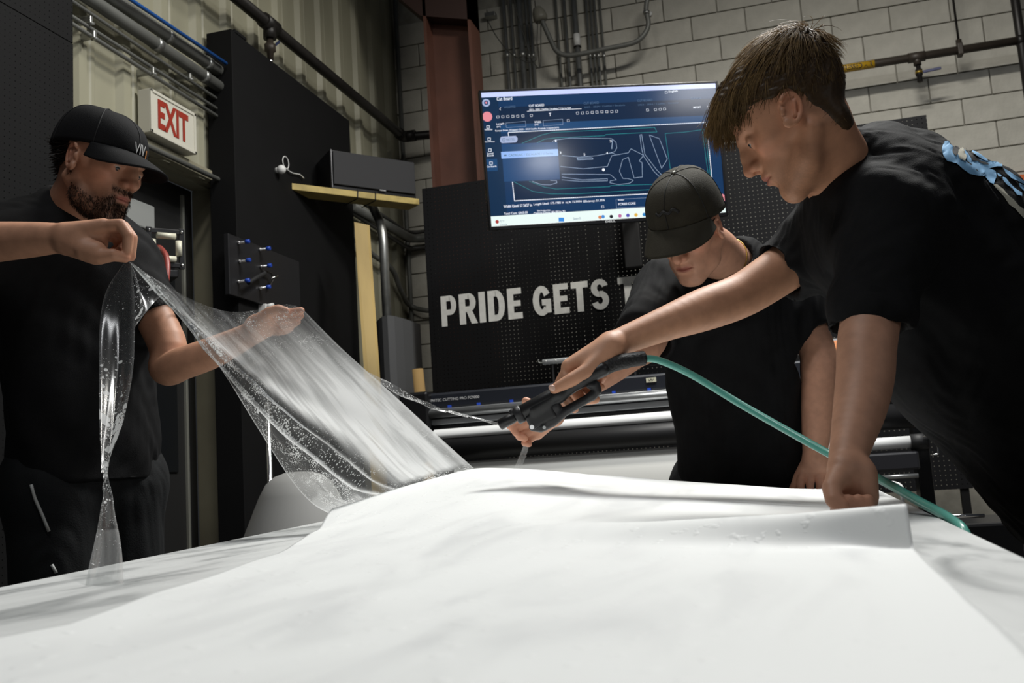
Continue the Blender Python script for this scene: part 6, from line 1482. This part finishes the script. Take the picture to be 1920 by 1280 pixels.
V, Q = cloth(s, 23, .0075, 10, squash=(1, 1, .6), folds=lambda V: .004*np.sin((V[:, 2]*2.2+V[:, 0]*1.1+V[:, 1]*.6)*22))
shR = link('t_shirt', quad_mesh('t_shirt', V, Q), M_TEE, pR)
hipR = W(2040, 930, 1.94); fR = faceR[:, 1]; sR = faceR[:, 0]
shoes_and_legs(pR, [hipR+sR*.1-[0, 0, .02], hipR-sR*.1-[0, 0, .02]], [np.array([*(hipR+sR*.15+fR*.05)[:2], 0]), np.array([*(hipR-sR*.15-fR*.05)[:2], 0])], mat('grey_trousers', hexc('2b2a2c'), 0.8, noise=0.25, nscale=12), facing=fR, r=(.105, .075, .06))
# back print: pale blue bone-like shapes laid on the shirt
bv = BVHTree.FromPolygons([tuple(v.co) for v in shR.data.vertices], [tuple(p.vertices) for p in shR.data.polygons])
m_pb = mat('print_pale_blue', hexc('7fb2dc'), 0.7); m_pc = mat('print_cream', hexc('b9b6a6'), 0.7); m_pd = mat('print_navy', hexc('1d2d78'), 0.7)
def decal(name, pts, m, lift=.0025, scale=(1680, 180, 4.2667)):
    """fill a polygon given in zoomed-picture pixels with a fine grid stuck to the shirt"""
    pts = [(scale[0]+a/scale[2], scale[1]+b/scale[2]) for a, b in pts]; xs_ = [p[0] for p in pts]; ys_ = [p[1] for p in pts]
    bm = bmesh.new(); vs = [bm.verts.new((p[0], p[1], 0)) for p in pts]; bm.faces.new(vs)
    bmesh.ops.triangulate(bm, faces=bm.faces[:]); 
    for _ in range(2): bmesh.ops.subdivide_edges(bm, edges=bm.edges[:], cuts=1, use_grid_fill=True)
    bmesh.ops.triangulate(bm, faces=bm.faces[:])
    V = []; ok = True
    for v in bm.verts:
        p = stick(v.co.x, v.co.y, bv, lift); V.append(p if p is not None else (np.nan,)*3)
    bm.verts.index_update(); good = [i for i, p in enumerate(V) if not np.isnan(p[0])]; mp = {g: i for i, g in enumerate(good)}
    Fc = [tuple(mp[q.index] for q in f.verts) for f in bm.faces if all(q.index in mp for q in f.verts)]; bm.free()
    if Fc: MB().addvf([V[i] for i in good], Fc, True).build(name, m, shR)
decal('back_print', [(372, 400), (385, 372), (410, 362), (440, 372), (480, 395), (540, 430), (600, 500), (590, 530), (640, 535), (690, 560), (740, 560), (800, 535), (840, 545), (845, 570), (800, 570), (740, 585), (790, 605), (800, 650), (775, 710), (745, 700), (700, 645), (640, 640), (580, 625), (530, 590), (480, 545), (440, 535), (400, 525), (370, 480), (362, 440)], m_pb)
decal('back_print', [(445, 430), (465, 410), (492, 420), (490, 450), (475, 490), (455, 475), (442, 455)], mat('print_black2', (0.012, 0.012, 0.013), 0.8), .0038)
decal('back_print', [(550, 430), (590, 470), (660, 525), (720, 545), (735, 560), (690, 555), (640, 530), (600, 525), (575, 480)], MATS['print_black2'], .0038)
decal('back_print', [(600, 445), (650, 470), (720, 520), (725, 535), (690, 525), (640, 495), (600, 460)], m_pb, .0045)
decal('back_print', [(495, 410), (530, 430), (550, 500), (540, 530), (500, 510), (485, 480)], m_pc, .0042)
decal('back_print', [(845, 655), (870, 660), (900, 700), (945, 745), (1000, 780), (1000, 805), (960, 795), (925, 745), (880, 715), (850, 680)], m_pb)
decal('back_print', [(850, 580), (900, 610), (960, 650), (1040, 700), (1040, 720), (980, 690), (920, 665), (870, 620)], m_pb)
decal('back_print', [(975, 700), (1020, 720), (1080, 780), (1080, 820), (1020, 770), (980, 730)], m_pb)
decal('back_print', [(770, 715), (800, 712), (850, 750), (890, 800), (930, 830), (975, 880), (1080, 960), (1080, 1000), (1010, 975), (950, 905), (900, 870), (860, 810), (820, 770)], m_pc)
decal('back_print', [(800, 620), (830, 630), (840, 650), (815, 650)], m_pb)

# ---- his hair: a dark volume with combed strands
hs = SDF(.0028)
hs.ell((0, -.016, .050), (.0830, .1035, .0930), k=.02).ell((0, .040, .088), (.066, .060, .045), k=.03).ell((0, -.05, .09), (.062, .065, .052), k=.03).ell((0, .078, .066), (.050, .026, .028), k=.02)
hs.ell((0, .115, .012), (.12, .075, .062), k=.012, sub=True)
for sx in (-1, 1):
    hs.ell((sx*.095, .050, -.012), (.045, .055, .055), k=.014, sub=True).ell((sx*.088, -.006, -.012), (.032, .030, .044), k=.010, sub=True)
hs.ell((0, -.047, -.030), (.057, .032, .054), k=.02).ell((0, .018, -.085), (.12, .060, .078), k=.012, sub=True).ell((0, -.07, -.138), (.12, .08, .060), k=.012, sub=True)
V, Q = hs.mesh(); V = smooth_mesh(V, Q, 2, .5); N = vnormals(V, Q); V = V+N*(.006*wobble(V*np.array([1, .45, 1]), 75, 2)*np.clip((V[:, 2]+.02)/.06, .15, 1))[:, None]
hv_col = np.array(hexc('40301f'))*(1+.25*wobble(V, 160, 6))[:, None]
hair = link('hair', quad_mesh('hair', V @ MR.T+tR, Q, hv_col), M_HAIR, pR)
rg = np.random.default_rng(12); n_s = 7600; seg = 9
fi = rg.choice(len(V), n_s*2); root = V[fi]; nr = N[fi]
cen_h = np.array([0, -.016, .045]); keep = ((root-cen_h)*nr).sum(1) > .012; root = root[keep][:n_s]; nr = nr[keep][:n_s]; n_s = len(root)
wh = np.array([0, -.085, .115]); grav = MR.T @ np.array([0, 0, -1.0])
topm = np.clip((root[:, 2]-.06)/.05, 0, 1); front = np.clip((root[:, 1]+.02)/.08, 0, 1)
L_ = .024+.042*topm*rg.uniform(.6, 1.2, n_s)+.006*front*topm+rg.uniform(0, .008, n_s)
L_ = np.where(root[:, 2] < .02, .016+rg.uniform(0, .008, n_s), L_)
P = np.zeros((n_s, seg, 3)); p = root-nr*.003; P[:, 0] = p; jit = rg.normal(size=(n_s, 3))*.16
cl = 1.9*np.stack([wobble(root, 60, 21, 2), wobble(root, 60, 22, 2), wobble(root, 60, 23, 2)], 1)*.28
for k in range(1, seg):
    q = k/(seg-1); away = p-wh; away /= np.linalg.norm(away, axis=1)[:, None]
    d = away+np.array([0, .55, 0])*topm[:, None]+jit+cl+grav*(.25+.75*q*front[:, None])
    nl_ = (p-cen_h)/np.array([.083, .104, .093])**2; nl_ /= np.linalg.norm(nl_, axis=1)[:, None]; d -= nl_*(d*nl_).sum(1)[:, None]*(.92-.45*q*front)[:, None]; d += nl_*((.28+.35*cl[:, 1])*topm*(1-q*1.3))[:, None]
    d /= np.linalg.norm(d, axis=1)[:, None]; p = p+d*(L_/(seg-1))[:, None]; P[:, k] = p
mixw = np.clip(.25+.75*topm*rg.uniform(0, 1, n_s)+.25*wobble(root, 70, 31, 2), 0, 1)[:, None]
cs = np.array(hexc('3a2a1a'))*(1-mixw)+np.array(hexc('a98a5c'))*mixw
strands('hair_strands', P @ MR.T+tR, rg.uniform(.0005, .0010, n_s), cs, M_HAIR, hair)
# fringe
n_f = 700; xf = rg.uniform(-.062, .062, n_f); rootf = np.stack([xf, .072+rg.uniform(-.02, .012, n_f)-np.abs(xf)*.35, .098+rg.uniform(-.015, .015, n_f)-np.abs(xf)*.25], 1)
P = np.zeros((n_f, 10, 3)); p = rootf.copy(); P[:, 0] = p; jit = rg.normal(size=(n_f, 3))*.14; clf = np.stack([wobble(rootf, 80, 41, 2)]*3, 1)*np.array([.35, .15, .1]); Lf = rg.uniform(.030, .062, n_f)
for k in range(1, 10):
    q = k/9; d = np.array([0, .8, .12])*(1-q)**1.6+np.array([0, .18, -1.0])*q*1.25+grav*.25+jit+clf; d /= np.linalg.norm(d, axis=1)[:, None]; p = p+d*(Lf/9)[:, None]; P[:, k] = p
mixw = np.clip(.2+.5*rg.uniform(0, 1, n_f), 0, 1)[:, None]; cs = np.array(hexc('3a2a1a'))*(1-mixw)+np.array(hexc('9c7d54'))*mixw
strands('fringe', P @ MR.T+tR, rg.uniform(.0007, .0012, n_f), cs, M_HAIR, hair)

# ================================================================== spray gun and hose
def G(px, py, dd=0.0): return W(px, py, 1.742+dd)
gun = empty('spray_gun', G(1020, 760), 'black trigger spray gun held over the white sheet', 'spray gun')
m_gun = mat('gun_black', (0.013, 0.013, 0.014), 0.38, noise=0.2, nscale=40); m_gun2 = mat('gun_dark_grey', (0.022, 0.022, 0.024), 0.45)
gax = G(1046, 738)-G(936, 798); gax /= np.linalg.norm(gax); gup = _u-gax*(_u @ gax); gup /= np.linalg.norm(gup); gnr = np.cross(gax, gup)
GM = np.column_stack([gax, gnr, gup])
nz_ = MB().lathe([(.0075, 0), (.0098, .001), (.0098, .028), (.0085, .030), (.0085, .042)], G(936, 797), gax, 20).build('nozzle', m_gun, gun)
MB().lathe([(.0060, -.0006), (.0061, .002)], G(936, 797), gax, 16).build('nozzle_bore', mat('bore', (.002, .002, .002), .8), nz_)
MB().lathe([(.013, 0), (.016, .003), (.016, .012), (.013, .015)], G(966, 781), gax, 12).build('adjuster_ring', m_gun2, gun)
MB().sphere(G(962, 774), (.008, .008, .008), 12, 8).build('adjuster_knob', m_gun2, gun)
MB().lathe([(.010, 0), (.014, .006), (.0145, .075), (.013, .085)], G(975, 776), gax, 18).build('barrel', m_gun, gun)
body = SDF(.0022)
body.cone(G(1000, 768), G(1046, 740), .0155, .0145, k=.006).box(G(1014, 780), (.026, .013, .014), GM, .004, k=.004)
body.cone(G(1046, 740), G(1088, 713), .0140, .0125, k=.008).cone(G(1088, 713), G(1130, 692), .0125, .0135, k=.008)
Vb, Qb = body.mesh(); link('gun_body', quad_mesh('gun_body', Vb, Qb), m_gun, gun)
tg = SDF(.0020); tg.chain([G(1000, 800), G(1014, 800), G(1035, 790), G(1058, 772), G(1110, 742)], [.008, .010, .010, .0085, .0075], k=.006).chain([G(1110, 742), G(1119, 733), G(1116, 722), G(1106, 722)], [.008, .009, .009, .007], k=.005)
tg.cone(G(1030, 785), G(1040, 762), .011, .012, k=.006)
Vb, Qb = tg.mesh(); link('trigger', quad_mesh('trigger', Vb, Qb), m_gun2, gun)
MB().lathe([(.004, -.016), (.004, .016)], G(997, 799), gnr, 12).build('pivot_pin', m_chrome, gun)
MB().lathe([(.003, -.014), (.003, .014)], G(1020, 800), gnr, 10).build('lock_pin', m_steel, gun)
MB().tube(spline([G(1126, 694), G(1150, 682, .01), G(1180, 675, .02), G(1207, 671, .03)], 6), [.0135]*6+[.0140]*6+[.0132]*7, 16).build('grip_sleeve', mat('grip_rubber', (.012, .012, .013), .6, bump=.6, bscale=250), gun)
hz_ = [G(1205, 671, .03), G(1238, 676, .045), G(1300, 704, .055), G(1400, 764, .0), W(1550, 848, 1.62), W(1640, 893, 1.5), W(1720, 938, 1.37), W(1781, 972, 1.262), W(1812, 1005, 1.2), W(1840, 1100, 1.19)]
hz_ += [hz_[-1]*[1, 1, 0]+[0.05, 0.05, 0.35], hz_[-1]*[1, 1, 0]+[0.12, 0.25, 0.009]]
thing('teal_hose', MB().tube(spline(hz_, 8), .0066, 12), mat('teal_pvc', hexc('5fae9f'), 0.3, coat=0.3), 'teal green hose running from the spray gun over the table edge', 'hose')
# white cable looped over the far table edge and a bright rail low on the right
thing('white_cable', MB().tube(spline([W(1655, 905, 2.42), W(1675, 905, 2.40), W(1690, 912, 2.38), W(1692, 932, 2.36), W(1694, 960, 2.36), W(1694, 1000, 2.36)], 6), .0045, 8), m_white, 'white cable looped at the far edge of the table', 'cable')
cr_ = W(1790, 968, 3.0)
cart = empty('tool_cart', np.array([*W(1800, 968, 3.1)[:2], 0]), 'dark tool cart with a bright steel handle beyond the table', 'cart')
MB().tube([W(1768, 968, 2.9), W(1845, 966, 2.9)], .006, 10).build('handle', m_chrome, cart)
cb = W(1800, 968, 3.1)
MB().box((cb[0]-.02, cb[1]-.05, 0.1), (cb[0]+.5, cb[1]+.35, cb[2]-.02), .01).build('cabinet', m_blackgloss, cart)
for dx in (0.02, .44):
    for dy_ in (0.0, .28): MB().lathe([(.045, -.015), (.05, -.008), (.05, .008), (.045, .015)], (cb[0]+dx, cb[1]+dy_, .05), (1, 0, 0), 16).box((cb[0]+dx-.02, cb[1]+dy_-.02, .05), (cb[0]+dx+.02, cb[1]+dy_+.02, .11)).build('caster', m_blackmatt, cart)
